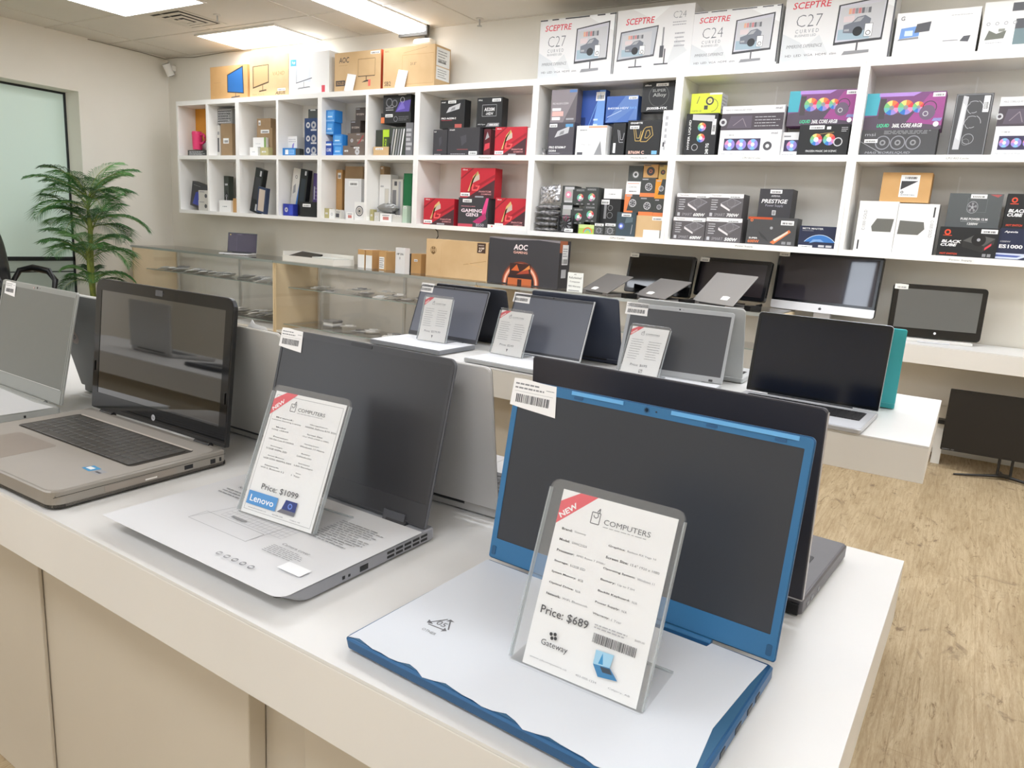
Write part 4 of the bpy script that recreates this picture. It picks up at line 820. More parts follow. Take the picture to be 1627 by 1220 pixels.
for i, (x, y, z, w, h) in enumerate(((-2.742, 4.86, 1.176, .19, .035), (-2.742, 4.85, 1.212, .19, .035), (-2.74, 4.86, 1.248, .19, .04), (-2.742, 4.85, 1.289, .19, .04), (-2.74, 4.87, 1.330, .19, .045))):
    crumple('antistatic_bag', w, .14, h, 20+i, FOIL, 'crumpled silver antistatic bag lying in the pile at the left of the fan shelf', (x, y, z), 'pile of antistatic bags')
o = crumple('antistatic_bag', .16, .13, .05, 31, FOIL, 'silver antistatic bag standing upright on top of the pile of bags', (-2.74, 4.86, 1.405), 'pile of antistatic bags')
o.rotation_euler = (R(78), R(-8), 0); o.location.z = 1.44
crumple('parts_bag', .22, .05, .09, 40, mat('9a9a98', .3, .4), 'silver grey foil bag in front of the white box, sixth lower cubby', (-4.34, 4.862, 1.175+.071))
tag(MB().box(-.11, -.026, 0, .11, .026, .068, C('gy3')).build('packaging_box', None, (-4.34, 4.862, 1.175)), 'plain grey box carrying the silver foil bag', 'box')
f = tag(empty('case_fan', (-2.575, 4.795, 1.178)), 'bare black case fan standing in front of the fan boxes', 'fan')
BK = mat('2a2a2c', .4)
fr = MB()
for a in ((-.06, 0, .06, .008), (-.06, .112, .06, .12), (-.06, .008, -.052, .112), (.052, .008, .06, .112)): fr.box(a[0], -.0125, a[1], a[2], .0125, a[3], BK)
fr.build('frame', f)
bl = MB(); bl.cyl((0, -.01, .06), .018, .02, BK, 16, axis='y')
for k in range(9):
    a = 2*PI*k/9
    q = [(.016*math.cos(a), -.008, .06+.016*math.sin(a)), (.05*math.cos(a-.1), -.008, .06+.05*math.sin(a-.1)), (.05*math.cos(a+.45), .008, .06+.05*math.sin(a+.45)), (.016*math.cos(a+.5), .008, .06+.016*math.sin(a+.5))]
    bl.add(q, [(0, 1, 2, 3)], mat('6c6c6e', .4))
bl.build('blades', f)
p = PR(.07, .022); p.stk(0, 0, 1, 1); p.build('sticker', f, FRONT(-.0, -.0125, .004))
o = tag(box('paper_tray', -3.235, 4.76, 1.175, -2.90, 4.775, 1.202, mat('f4f2ec', .5)), 'low white strip standing at front right of the lower bay with red boxes', 'price strip')
p = PR(.335, .027); p.rect(.1, .3, .14, .7, 'red'); p.build('printed_front', o, FRONT(-.1675, -.0075, 0))
by('raised on a white tray').location.z = 1.176
tag(MB().box(-.02, -.05, 0, .02, .05, .20, C('w1')).build('packaging_box', None, (-2.93, 4.85, 1.712)), 'thin white box standing right of the bright red box in the upper bay', 'box')
crumple('parts_bag', .05, .1, .03, 44, FOIL, 'small silver bag standing left of the slate motherboard boxes', (-2.805, 4.81, 1.735)).rotation_euler = (0, R(82), 0)
# white price card holders standing on top of the shelves
for i, (x, l) in enumerate(((-4.735, 'small white card holder in front of the AOC box on top of the shelves'), (-4.17, 'small white card holder in front of the large plain kraft box'))):
    q = tag(empty('card_holder', (x, 4.768, ZT)), l, 'card holder', 'card holders on top of the shelves')
    T = Matrix.Rotation(R(-8), 4, 'X') @ Matrix.Rotation(R(9), 4, 'Y')
    MB().box(-.05, -.002, 0, .05, .002, .14, mat('f2f2f0', .3), T).build('card', q)
    MB().box(-.05, .0, 0, .05, .018, .003, ACRYL).build('foot', q)

# ------------------------------------------------------------------ glass display counters
GT = .78
YF_, YK_ = 4.44, 4.96
POST = mat('d8d6d0', .35, .6)
for i, (a, b, lab) in enumerate(((-7.5, -5.30, 'glass display counter with maple end, leftmost, full of small packets'), (-5.295, -3.09, 'glass display counter in the middle, behind the silver laptops'),
                             (-3.085, -.945, 'glass display counter at the right, under the refurbished laptops'))):
    cx = (a+b)/2; w = (b-a)/2; u = tag(empty('display_counter', (cx, YK_, 0)), lab, 'display counter', 'glass display counters')
    y0 = YF_-YK_; t = .02
    for s_ in (-1, 1): box('end_panel', s_*w-(t if s_ > 0 else 0), y0+.012, 0, s_*w+(t if s_ < 0 else 0), 0, GT-.012, MAPLE, u)
    box('plinth', -w+t, y0+.03, 0, w-t, -.01, .14, mat('cfc8bb', .5), u)
    box('base_board', -w+t, y0+.012, .14, w-t, -.01, .158, mat('ece9e2', .4), u)
    box('glass_top', -w+.002, y0+.004, GT-.008, w-.002, -.002, GT, GLASS, u)
    box('glass_front', -w+t, y0+.004, .16, w-t, y0+.010, GT-.02, GLASS, u)
    rl = MB().box(-w, y0-.004, GT-.022, w, y0+.004, GT-.001, mat('b4b8b4', .3, .6)).box(-w, -.006, GT-.022, w, .004, GT-.001, mat('c8c8c2', .35, .5))
    rl.build('edge_rail', u)
    for x in (-w+.05, 0, w-.05): box('post', x-.012, -.03, .158, x+.012, -.008, GT-.022, POST, u)
    for z, dd in ((.54, .34), (.21, .40)):
        sh = box('glass_shelf', -w+t+.004, -.03-dd, z-.006, w-t-.004, -.032, z, GLASS, u)
        box('shelf_edge', -w+t+.004, -.03-dd-.002, z-.006, w-t-.004, -.03-dd, z, mat('9fb0a8', .3), sh)
        br_ = MB()
        for x in (-w+.05, 0, w-.05): br_.box(x-.004, -.03-dd+.04, z-.018, x+.004, -.03, z-.006, POST)
        br_.build('bracket', sh)
# packets on the glass shelves
PKM = [mat('e4e4e2', .3), mat('c4c0ba', .4), mat('a6a6a8', .3, .3), mat('f0eee8', .4), mat('7c7a76', .4)]
rnd = random.Random(7)
protos = []
for k, mm in enumerate(PKM):
    b_ = MB(); b_.box(-.05, -.07, 0, .05, .07, .004, mm); b_.poly(rrect(-.03, -.045, .03, .03, .012), .004, .014, PKM[(k+2) % 5], .003)
    o = b_.build('blister_packet', None, (0, 0, -5)); protos.append(o)
used = [False]*5
WH = [('first', -7.3, -5.45, .54, 30, 'silver and white blister packet lying on the upper shelf of the leftmost glass counter', 'packets on the upper shelf of the leftmost counter', 4.62, 4.88),
      ('f2', -6.3, -5.4, .21, 16, 'silver blister packet lying on the lower shelf of the leftmost glass counter', 'packets on the lower shelf of the leftmost counter', 4.60, 4.86),
      ('s', -5.1, -3.7, .54, 16, 'flat grey packet lying on the upper shelf of the middle glass counter', 'packets on the upper shelf of the middle counter', 4.64, 4.88),
      ('s2', -4.95, -3.7, .21, 11, 'flat dark packet lying on the lower shelf of the middle glass counter', 'packets on the lower shelf of the middle counter', 4.60, 4.86)]
for wh, xa, xb, z, n, lab, grp, ya, yb in WH:
    for i in range(n):
        if wh == 's2' and abs(xa+(xb-xa)*(i+.5)/n+4.86) < .17: continue
        k = rnd.randrange(5); q = protos[k]
        if used[k]: q = q.copy(); col.objects.link(q)
        used[k] = True
        x = xa+(xb-xa)*(i+.5)/n
        if wh in ('s', 's2'): q.location = (x, rnd.uniform(ya, yb), z+.001+.0148*(i % 3)); q.rotation_euler = (0, 0, rnd.uniform(0, 3))
        else: q.location = (x, rnd.uniform(ya, yb), z+.0195); q.rotation_euler = (0, R(-16), rnd.uniform(-.15, .15))
        tag(q, lab, 'packet', grp)
for q, u_ in zip(protos, used):
    if not u_: bpy.data.objects.remove(q)
for i in range(7):
    q = MB().box(-.06, -.06, 0, .06, .06, .009, PKM[(i*3+4) % 5]).build('disc_case', None, (-4.86+rnd.uniform(-.006, .006), 4.74, .211+.0092*i))
    tag(q, 'flat dark case in the neat stack on the lower shelf of the middle counter', 'case', 'stack of flat cases')
# ------------------------------------------------------------------ things on the glass counters
def cbox(nm, x0, x1, y, d, h, c, a, label, z=GT): return make_box(nm, x0, x1, z, z+h, y, d, c, a, label)
o = cbox('packaging_box', -4.486, -4.412, 4.66, .2, .152, 'w1', 'none', 'tall narrow box, white below and kraft above, first in the row on the counter')
p = PR(.074, .152); p.rect(0, .72, 1, 1, 'k2'); p.build('printed_band', o, FRONT(-.037, -.1, 0)); side_print(o, lambda p: p.rect(0, 0, 1, 1, 'k2'))
o = cbox('packaging_box', -4.395, -4.325, 4.66, .2, .15, 'k2', 'none', 'tall narrow box with white front, second in the row on the counter')
p = PR(.07, .15); p.rect(.0, .0, 1, .72, 'w1'); p.build('printed_band', o, FRONT(-.035, -.1, 0))
o = cbox('packaging_box', -4.228, -4.15, 4.64, .2, .152, 'k2', 'none', 'kraft box with striped white label, third in the row on the counter')
p = PR(.078, .152); p.rect(.05, .05, .75, .7, 'w1'); p.lines(.1, .1, .7, .65, 5, 'ink'); p.build('printed_band', o, FRONT(-.039, -.1, 0))
o = cbox('packaging_box', -3.9, -3.805, 4.47, .06, .2, 'w2', 'none', 'taller white box at the counter front, fourth in the row')
p = PR(.095, .2); p.text('HP 206', .15, .72, .7, .08, 'ink', .02); p.rect(.45, .55, .5, .65, 'ink'); p.build('printed_band', o, FRONT(-.0475, -.03, 0))
o = cbox('packaging_box', -3.985, -3.925, 4.68, .2, .15, 'bk2', 'none', 'dark box squeezed between the white and the kraft box on the counter')
o = cbox('packaging_box', -3.898, -3.795, 4.66, .16, .155, 'k2', 'none', 'kraft box, last of the row, next to the large kraft monitor box'); p = PR(.103, .155); p.stk(.3, .6, .35, .12); p.build('printed_band', o, FRONT(-.0515, -.08, 0))
o = cbox('monitor_box', -3.696, -3.108, 4.60, .14, .285, 'k1', 'none', 'large kraft monitor box with a shield emblem and 27 inch mark on the glass counter')
p = PR(.588, .285); p.ring(.12, .70, .05, '7c5c34', .044); p.poly([(.09, .62), (.12, .58), (.15, .62), (.145, .8), (.12, .76), (.095, .8)], '7c5c34'); p.ring(.12, .7, .02, 'k1', .01)
p.rect(.83, .72, .96, .98, '4a3426'); p.text('27"', .85, .75, .09, .12, 'e8d8c8', .03, .2); p.lines(.85, .9, .94, .94, 1, 'e8d8c8'); p.line(.62, .38, .98, .52, .003, 'a8804c'); p.line(.7, .42, .95, .34, .003, 'e0b880'); p.line(.25, .1, .26, .9, .001, 'b88a54'); p.build('printed_front', o, FRONT(-.294, -.07, 0))
o = cbox('monitor_box', -3.10, -2.50, 4.60, .16, .335, 'bk2', 'none', 'large black gaming monitor box with a glowing orange ring picture')
p = PR(.6, .335); p.text('AOC', .36, .75, .2, .12, 'f0e4e4', .03, .1); p.text('GAMING', .36, .67, .2, .055, 'f0b8a8', .02)
for r, c in ((.27, '7a3a28'), (.25, 'd87a58'), (.235, 'f4c8b0'), (.215, 'd87a58'), (.20, '2a1c20')): p.ring(.48, .02, r*1.0, c, 0, 30, 0, PI)
p.rect(.32, .2, .62, .46, '3a1c18'); p.poly([(.34, .3), (.42, .44), (.46, .3)], 'd86830'); p.poly([(.42, .22), (.58, .4), (.6, .26)], 'b04830'); p.poly([(.5, .3), (.6, .44), (.61, .36)], 'e09048')
p.rect(.3, 0, .64, .14, 'c86a38'); p.rect(.44, .0, .5, .12, '3a1c18'); p.poly([(.0, .98), (.3, .95), (.7, .985), (1, .95), (1, 1), (0, 1)], '8a8488'); p.build('printed_front', o, FRONT(-.3, -.08, 0))
side_print(o, lambda p: (p.rect(0, .75, .7, 1, 'b06848'), p.rect(.25, .5, .8, .92, 'white'), p.bars(.3, .52, .75, .62, 'ink', 8), p.rect(.25, .22, .7, .4, 'lg'), p.lines(.3, .66, .75, .86, 4, 'grey')))
q = tag(empty('counter_sign', (-2.32, 4.52, GT)), 'small white sign about refurbished computers beside the black monitor box', 'sign')
MB().box(-.06, 0, 0, .06, .003, .13, mat('f2f4ee', .4)).box(-.06, .003, 0, .06, .035, .002, ACRYL).build('card', q)
p = PR(.12, .13); p.text('All', .4, .88, .14, .06, 'ink'); p.text('Refurbished', .1, .68, .78, .11, 'ink'); p.text('Computer', .16, .46, .66, .11, 'ink'); p.text('90% Warranty', .1, .22, .76, .11, 'ink'); p.rect(.1, .04, .8, .08, 'grey')
p.build('printed_text', q, FRONT(-.06, 0, 0))
# white low tray with a dark tablet and papers
q = tag(empty('open_tray', (-4.95, 4.62, GT)), 'low white open tray on the counter holding dark flat devices', 'tray'); q.rotation_euler.z = R(-2)
TW = mat('ece8de', .5)
MB().box(-.33, -.1, 0, .33, .14, .006, TW).box(-.33, -.1, .006, .33, -.094, .05, TW).box(.324, -.094, .006, .33, .14, .05, TW).box(-.33, -.094, .006, -.324, .14, .085, TW).box(-.324, .134, .006, .324, .14, .085, TW).build('body', q)
o = tag(MB().box(-.13, -.09, 0, .13, .09, .014, mat('24211f', .3)).build('tablet', None, (-5.10, 4.63, GT+.045)), 'dark flat tablet tilted inside the low white tray', 'tablet'); o.rotation_euler = (R(14), R(3), 0)
o = tag(MB().box(-.14, -.085, 0, .14, .085, .05, mat('dcdcd4', .5)).build('paper_stack', None, (-4.79, 4.64, GT+.007)), 'stack of white papers lying in the right of the low tray', 'papers')

# ------------------------------------------------------------------ tables
TT = .725
def table(name, x, y, rz, L, D, label, base, apron=.093):
    t = tag(empty(name, (x, y, 0), rz), label, 'table', 'white display tables')   # origin under the back right corner
    box('tabletop', -L, -D, TT-.004, 0, 0, TT, LAM, t)
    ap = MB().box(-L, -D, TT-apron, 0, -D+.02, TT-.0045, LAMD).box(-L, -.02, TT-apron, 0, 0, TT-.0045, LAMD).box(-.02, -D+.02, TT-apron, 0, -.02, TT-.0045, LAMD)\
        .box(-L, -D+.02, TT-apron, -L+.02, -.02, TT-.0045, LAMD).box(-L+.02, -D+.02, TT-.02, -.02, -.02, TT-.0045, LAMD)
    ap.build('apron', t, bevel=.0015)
    base(t, L, D); return t
PANEL = noisy('cream_base_panel', 'c8beac', 'cdc3b1', 2, .55)
def base1(t, L, D):
    f = -D+.085
    box('base_cabinet', -L+.35, f+.03, 0, -.42, -.12, TT-.093, PANEL, t)
    for a, b in ((-1.235, -.70), (-.59, -.43)): box('base_panel', a, f, 0, b, f+.028, TT-.093, PANEL, t, .002)
    for a, b in ((-2.0, -1.33),): box('base_panel', a, f+.022, 0, b, f+.029, TT-.093, PANEL, t, .002)
def base2(t, L, D): box('base_cabinet', -L+.3, -D+.22, 0, -.62, -.12, TT-.093, PANEL, t)
table('display_table', -.022, 1.168, -.02, 3.0, .698, 'long white display table in the foreground carrying the nearest laptops', base1)
table('display_table', -.028, 2.635, 0, 1.83, .688, 'white display table in the middle carrying laptops with price cards', base2)
# white wall counter at the right
t = tag(empty('wall_counter', (1.1, YB-.016, 0)), 'white counter along the wall at the right, under the shelves', 'counter')
box('countertop', -2.03, -.43, .68, 1.9, 0, .685, LAM, t)
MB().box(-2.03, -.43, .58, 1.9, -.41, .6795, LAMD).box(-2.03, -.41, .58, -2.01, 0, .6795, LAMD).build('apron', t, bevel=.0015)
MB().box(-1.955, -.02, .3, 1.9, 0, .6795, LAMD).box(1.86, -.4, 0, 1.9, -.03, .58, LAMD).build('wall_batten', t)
q = tag(empty('floor_bracket', (-.03, 4.78, 0)), 'small white metal bracket foot on the floor between the middle table and the monitor', 'bracket')
WM = mat('e4e2dc', .4)
MB().box(-.022, -.02, 0, .022, .02, .24, WM).build('post', q); MB().box(-.16, -.015, .09, -.022, .015, .13, WM).build('crossbar', q); MB().box(-.16, -.02, 0, -.12, .02, .24, WM).build('post', q)
MB().box(-.03, -.05, .24, .07, .02, .262, mat('1c1a18', .4)).build('cap', q)

# ------------------------------------------------------------------ laptops
KEY = mat('2b2b2d', .45)
def keys(w, d, n=15, rows=6, m=KEY, numpad=True):
    """rows of keys filling w x d (centre origin), lying on z=0"""
    b = MB(); rh = d/rows
    for r in range(rows):
        x = -w/2; lay = [1]*n
        if r == 0: lay = [1.6, 1, 1.4, 4.8, 1.4, 1, 1]+[1]*(n-12 if n > 12 else 1)
        elif r < 5: lay = [1+.25*(4-r)*.6]+[1]*(n-2)+[1.2]
        tot = sum(lay)
        for l in lay:
            kw = w*l/tot
            b.poly([(x+.0008, -d/2+r*rh+.0008), (x+kw-.0008, -d/2+r*rh+.0008), (x+kw-.0008, -d/2+(r+1)*rh-.0008), (x+.0008, -d/2+(r+1)*rh-.0008)], 0, .0016, m, .0006)
            x += kw
    return b
def barcode_label(par, u, v, w, h, seed, wob=True, z=.0012, cut=0):
    p = PR(w, h, 0)
    rnd = random.Random(seed)
    pts = [(0, 0), (.3, -.02), (1, -.04), (.98, .4), (1.0, .98), (.6, 1), (.0, 1.02), (.01, .5)] if wob else [(0, 0), (1, 0), (1, 1), (0, 1)]
    if cut == 1: pts = [(-.02, .0), (.3, -.06), (1.04, -.16), (1.0, .5), (.97, .98), (.6, 1.0), (.28, 1.05), (.0, 1.02)]
    p.poly(pts, 'f4f2f0'); p.lines(.05, .62, .72, .92, 2, 'grey', seed, .4); p.lines(.76, .72, .95, .8, 1, 'grey'); p.line(.05, .56, .93, .56, .0003, 'grey'); p.bars(.1, .14, .86, .46, 'dgrey', 26, seed)
    o = p.build('barcode_label', par, TOP(u, v, z)); o['label'] = 'white barcode sticker'; return o
def laptop(name, label, x, y, z, yaw, w, h, lean, d, t, shell, deck, bezel, screen, group=None, rr=.008, bz=(.007, .007, .014, .030), gloss=.32, key=True,
           lidback=None, hinge='mid', bump=0, cat='laptop', keyc='2b2b2d', tl=.006, shell_r=.38, metal=.0, pad=True, under=0):
    """origin on the table under the hinge; base runs to -y, the lid leans back by lean degrees"""
    L = tag(empty(name, (x, y, z), R(yaw)), label, cat, group)
    SH = mat(shell, shell_r, metal); DK = mat(deck, .45, metal*.7)
    b = MB().poly(rrect(-w/2, -d, w/2, bump, (rr, rr, .004, .004)), .0025, t, SH, .002)
    if under: b.v = [(vx, vy+under*(1-vz/t) if vy < -d*.5 else vy, vz) for vx, vy, vz in b.v]
    base = b.build('base', L)
    MB().poly(rrect(-w/2+.004, -d+.004, w/2-.004, -.012, rr), t-.0002, t+.0004, DK).build('palm_deck', base)
    if key:
        kw = w*.86; kd = d*.42
        MB().poly(rrect(-kw/2-.004, -.045-kd-.004, kw/2+.004, -.041, .004), t, t+.0008, mat('222224', .5)).build('key_well', base)
        k = keys(kw, kd, 18 if w > .35 else 14, 6, mat(keyc, .45)).build('keyboard', base); k.location = (0, -.045-kd/2, t+.0008)
        if pad: MB().poly(rrect(-w*.15, -d+.018, w*.15, -.06-kd, .005), t+.0003, t+.0008, mat(deck, .3)).build('touchpad', base)
    ft = MB()
    for sx in (-1, 1):
        for yy in (-d+.03, -.03): ft.cyl((sx*(w/2-.04), yy, 0), .008, .003, mat('1c1c1c', .8), 12)
    ft.build('foot', base)
    lid = empty_lid = MB().poly(rrect(-w/2, .002, w/2, h, (.003, .003, rr, rr)), -tl, 0, mat(lidback or shell, shell_r, metal), .0015).build('lid', L)
    lid.matrix_local = Matrix.Translation((0, 0, t)) @ Matrix.Rotation(R(90-lean), 4, 'X')
    bl, brr, bt, bb = bz
    ox = rrect(-w/2+.0012, .004, w/2-.0012, h-.0012, (.002, .002, rr*.9, rr*.9)); ix = rrect(-w/2+bl, bb, w/2-brr, h-bt, .0008)
    n = len(ox); vs = [(a, c, .0012) for a, c in ox]+[(a, c, .0012) for a, c in ix]+[(a, c, 0) for a, c in ox]+[(a, c, .0002) for a, c in ix]
    fs = []
    for k in range(n):
        q = (k+1) % n; fs += [(k, q, n+q, n+k), (k, 2*n+k, 2*n+q, q), (n+k, n+q, 3*n+q, 3*n+k)]
    MB().add(vs, fs, mat(bezel, .35 if gloss > .1 else .08)).build('bezel', lid)
    MB().add([(-w/2+bl, bb, .0005), (w/2-brr, bb, .0005), (w/2-brr, h-bt, .0005), (-w/2+bl, h-bt, .0005)], [(0, 1, 2, 3)], mat(screen, gloss, coat=1 if gloss < .05 else 0, spec=1 if gloss < .1 else .5, name='display')).build('screen', lid)
    wc = MB().cyl((0, h-bt/2, .0012), .0022, .0006, mat('0c0c10', .1), 14).cyl((.012, h-bt/2, .0012), .001, .0005, mat('303034', .3), 10)
    wc.build('webcam', lid)
    HM = mat(bezel if hinge != 'none' else shell, .4)
    if hinge == 'mid': MB().cyl((-w*.32, -.001, t-.001), .0045, w*.64, HM, 14, axis='x').build('hinge', L)
    else:
        for sx in (-1, 1): MB().cyl((sx*w*.36-w*.05, -.001, t-.001), .0055, w*.10, HM, 14, axis='x').build('hinge', L)
    return L, base, lid
def port(base, x, y0, z, yl, zl, c='18181a'):
    MB().box(x-.0005, y0, z, x+.0006, y0+yl, z+zl, mat(c, .4)).build('port', base)
def paper(name, pts, x, y, z, yaw, label, fn=None, t=.0004, w=.3, h=.2, o0=(0, 0), group=None, c='dfe1e6'):
    o = MB().poly(pts, 0, t, mat(c, .6)).build(name, None, (x, y, z)); o.rotation_euler.z = R(yaw)
    tag(o, label, 'paper', group)
    if fn: p = PR(w, h, 0); fn(p); p.build('printed_marks', o, TOP(o0[0], o0[1], t+.0001))
    return o
# -- foreground row, screens towards the camera
L4, b4, l4 = laptop('laptop', 'blue framed laptop in the foreground with white paper over its keys', -.297, .743, TT, -2.9, .371, .240, 9.4, .250, .017, '295c88', '356486', '336f9c', '35383e',
                    rr=.006, bz=(.009, .009, .013, .030), hinge='mid', metal=.3, key=False, under=.004)
MB().box(-.10, .2338, .0012, -.03, .2384, .0026, mat('6aaee0', .3)).box(.03, .2338, .0012, .17, .2384, .0026, mat('6aaee0', .3)).build('painted_edge_highlight', l4)  # lighter blue strips paint a highlight along the lid's top edge
for u in (-.09, .078, .152): MB().poly(rrect(u-.006, .2292, u+.006, .2325, .001), .0012, .0022, mat('2a5a84', .4)).build('rubber_bumper', l4)
MB().cyl((0, .2335, .0012), .0035, .0006, mat('26557a', .3), 16).build('webcam_ring', l4)
for sx in (-1, 1): MB().poly(rrect(sx*.178-.003, .008, sx*.178+.003, .02, .002), .0012, .002, mat('26557a', .4)).build('rubber_bumper', l4)
barcode_label(l4, -.187, .206, .066, .034, 5, cut=1, z=.0016)
for yy, l in ((-.06, .012), (-.085, .014), (-.12, .016), (-.16, .012)): port(b4, .1855, yy, .006, l, .006)
wav = []
for k in range(31):
    u = -.181+.350*k/30
    wav.append((u, -.2488+.0050*math.sin(k*.62+.5)**2+.002*math.sin(k*1.9)))
pts = wav+[(.182, -.236), (.171, -.14), (.176, -.05), (.180, -.006), (.12, -.004), (.118, -.014), (-.09, -.014), (-.092, -.005), (-.183, -.005)]
def m_blue(p):
    T3 = [(.125, .29), (.205, .30), (.168, .39)]
    for a, b in zip(T3, T3[1:]+T3[:1]):
        m0 = (a[0]+(b[0]-a[0])*.12, a[1]+(b[1]-a[1])*.12); m1 = (a[0]+(b[0]-a[0])*.78, a[1]+(b[1]-a[1])*.78)
        p.line(*m0, *m1, .0016, 'inkg'); n_ = (-(b[1]-a[1])*.16, (b[0]-a[0])*.16)
        p.poly([(m1[0]-n_[0]*.8, m1[1]-n_[1]*1.4), (a[0]+(b[0]-a[0])*.95, a[1]+(b[1]-a[1])*.95), (m1[0]+n_[0]*.8, m1[1]+n_[1]*1.4)], 'inkg')
    p.text('05', .150, .312, .032, .035, 'inkg'); p.text('OTHER', .14, .235, .05, .018, 'grey')
PZ = TT+.0176
paper('paper_sheet', pts, -.297, .743, PZ, -2.9, 'white paper sheet with a recycling mark on the blue laptop in front', m_blue, w=.37, h=.24, o0=(-.185, -.245), c='dfe3e9')
# Lenovo-like gaming laptop
L3, b3, l3 = laptop('laptop', 'dark grey laptop with side vents and a printed white sheet over its keys', -.776, .762, TT, -1.1, .362, .245, 13.5, .248, .021, '9a9ba0', 'a4a5aa', '3a3a3d', '343437',
                    rr=.012, bz=(.006, .006, .010, .036), hinge='two', bump=.022, lidback='5b5c61', key=False, under=.035)
MB().box(-.15, .006, .0010, .15, .0065, .0018, mat('55565a', .4)).build('seam', l3)
for sx in (-1, 1): MB().box(sx*.125-.02, -.002, -.001, sx*.125+.02, .014, .004, mat('505156', .4)).build('hinge_cover', l3)
MB().poly(rrect(-.022, .237, .022, .2425, .002), .0012, .002, mat('2c2c2f', .4)).build('camera_bump', l3)
barcode_label(l3, -.183, .215, .052, .030, 6, cut=1, z=.0014)
for r_ in range(2):
    for k in range(5): MB().box(.1806, -.075+.017*k, .007+.006*r_, .1818, -.075+.017*k+.013, .010+.006*r_, mat('1b1b1d', .5)).build('vent_slot', b3)
port(b3, .1812, -.125, .007, .014, .007); port(b3, .1812, -.155, .008, .004, .004); port(b3, .1812, -.145, .008, .003, .003)
S3 = rrect(-.187, -.2515, .1825, -.006, (.004, .016, .003, .003), 4)
def m_len(p):
    p.frame(.24, .28, .58, .40, .0006, 'grey'); p.line(.24, .28, .30, .62, .0006, 'grey'); p.line(.58, .28, .60, .62, .0006, 'grey')
    for r_ in range(7): p.line(.31, .42+.034*r_, .66, .42+.034*r_, .0005, 'silver')
    for k in range(16): p.line(.31+.0235*k, .42, .31+.0235*k, .63, .0005, 'silver')
    p.rect(.36, .43, .44, .45, 'grey')
    p.text('Keyboard', .12, .74, .12, .03, 'inkg'); p.lines(.09, .62, .30, .71, 3, 'grey', 3, .3)
    p.text('Touchpad', .36, .92, .12, .03, 'inkg'); p.lines(.36, .80, .56, .9, 4, 'grey', 4, .3)
    p.lines(.70, .54, .93, .82, 12, 'grey', 5, .3); p.text('Camera cover', .70, .37, .14, .022, 'inkg'); p.lines(.68, .26, .86, .35, 6, 'grey', 6, .28)
    for k in range(5): p.ring(.60+.042*k, .10, .012, ('silver', 'grey', 'inkg', 'inkg', 'inkg')[k], .009, 12); p.lines(.592+.042*k, .08, .61+.042*k, .12, 2, 'grey', k)
    p.rect(.83, .18, .94, .26, 'f6f7f8')
paper('paper_sheet', S3, -.776, .762, TT+.0216, -1.1, 'grey white printed instruction sheet lying on the dark grey laptop', m_len, w=.366, h=.244, o0=(-.183, -.249), c='dededf')
# bronze laptop with keyboard showing
L2, b2, l2 = laptop('laptop', 'glossy black screen laptop with bronze keyboard deck, in the foreground at left', -1.288, .791, TT, .4, .425, .267, 5.6, .293, .030, '989289', 'b2aca4', '0c0c0d', '111110',
                    rr=.020, bz=(.020, .020, .022, .036), gloss=.03, hinge='two', keyc='3a3937', key=False, lidback='1a1a1b', tl=.010, shell_r=.35, metal=.15)
MB().poly(rrect(-.2125, -.293, .2125, .002, (.02, .02, .004, .004)), .0027, .010, mat('26241f', .5), .001).build('underside', b2)
MB().poly(rrect(-.178, -.158, .186, -.040, .010), .0302, .0306, mat('3c3833', .4)).poly(rrect(-.172, -.044, .180, -.040, .002), .0306, .0312, mat('d8d0c6', .3)).build('key_well', b2)
k = keys(.345, .104, 19, 6, mat('575552', .38)).build('keyboard', b2); k.location = (.004, -.103, .0306)
MB().poly(rrect(-.13, -.275, .0, -.175, .008), .0302, .0306, mat('9c9187', .3)).build('touchpad', b2)
MB().box(-.2125, -.286, .0215, .2127, -.285, .022, mat('3c362e', .4)).box(.2121, -.290, .0215, .2128, .0, .0222, mat('3c362e', .4)).build('seam', b2)
p = PR(.05, .02, 0); p.poly([(0, .1), (.5, 0), (.6, .9), (.1, 1)], '4a9ccc'); p.poly([(.62, 0), (1, 0), (1, .8), (.62, .8)], 'silver'); p.rect(.1, .3, .4, .7, 'white'); p.rect(.68, .2, .95, .4, 'dgrey'); p.build('maker_stickers', b2, TOP(.135, -.21, .0308))
port(b2, .2122, -.080, .012, .016, .007); port(b2, .2122, -.030, .010, .010, .008); port(b2, .2122, -.012, .011, .004, .007)
MB().box(.2122, -.215, .010, .2131, -.095, .020, mat('9a9086', .4)).box(.2131, -.15, .012, .2136, -.13, .0145, mat('e8e4de', .3)).build('disc_drive', b2)
p = PR(.012, .012, 0); p.ring(.5, .5, .5, 'silver'); p.text('hp', .2, .25, .6, .5, 'black'); p.build('round_logo', l2, TOP(-.006, .012, .0013))
MB().box(-.012, .2505, .0012, .010, .2615, .002, mat('4a4a4c', .25)).build('camera_plate', l2)
for sx in (-1, 1): MB().box(sx*.205-.001, .08, .0005, sx*.205+.001, .10, .003, mat('000000', .3)).build('bumper', l2)
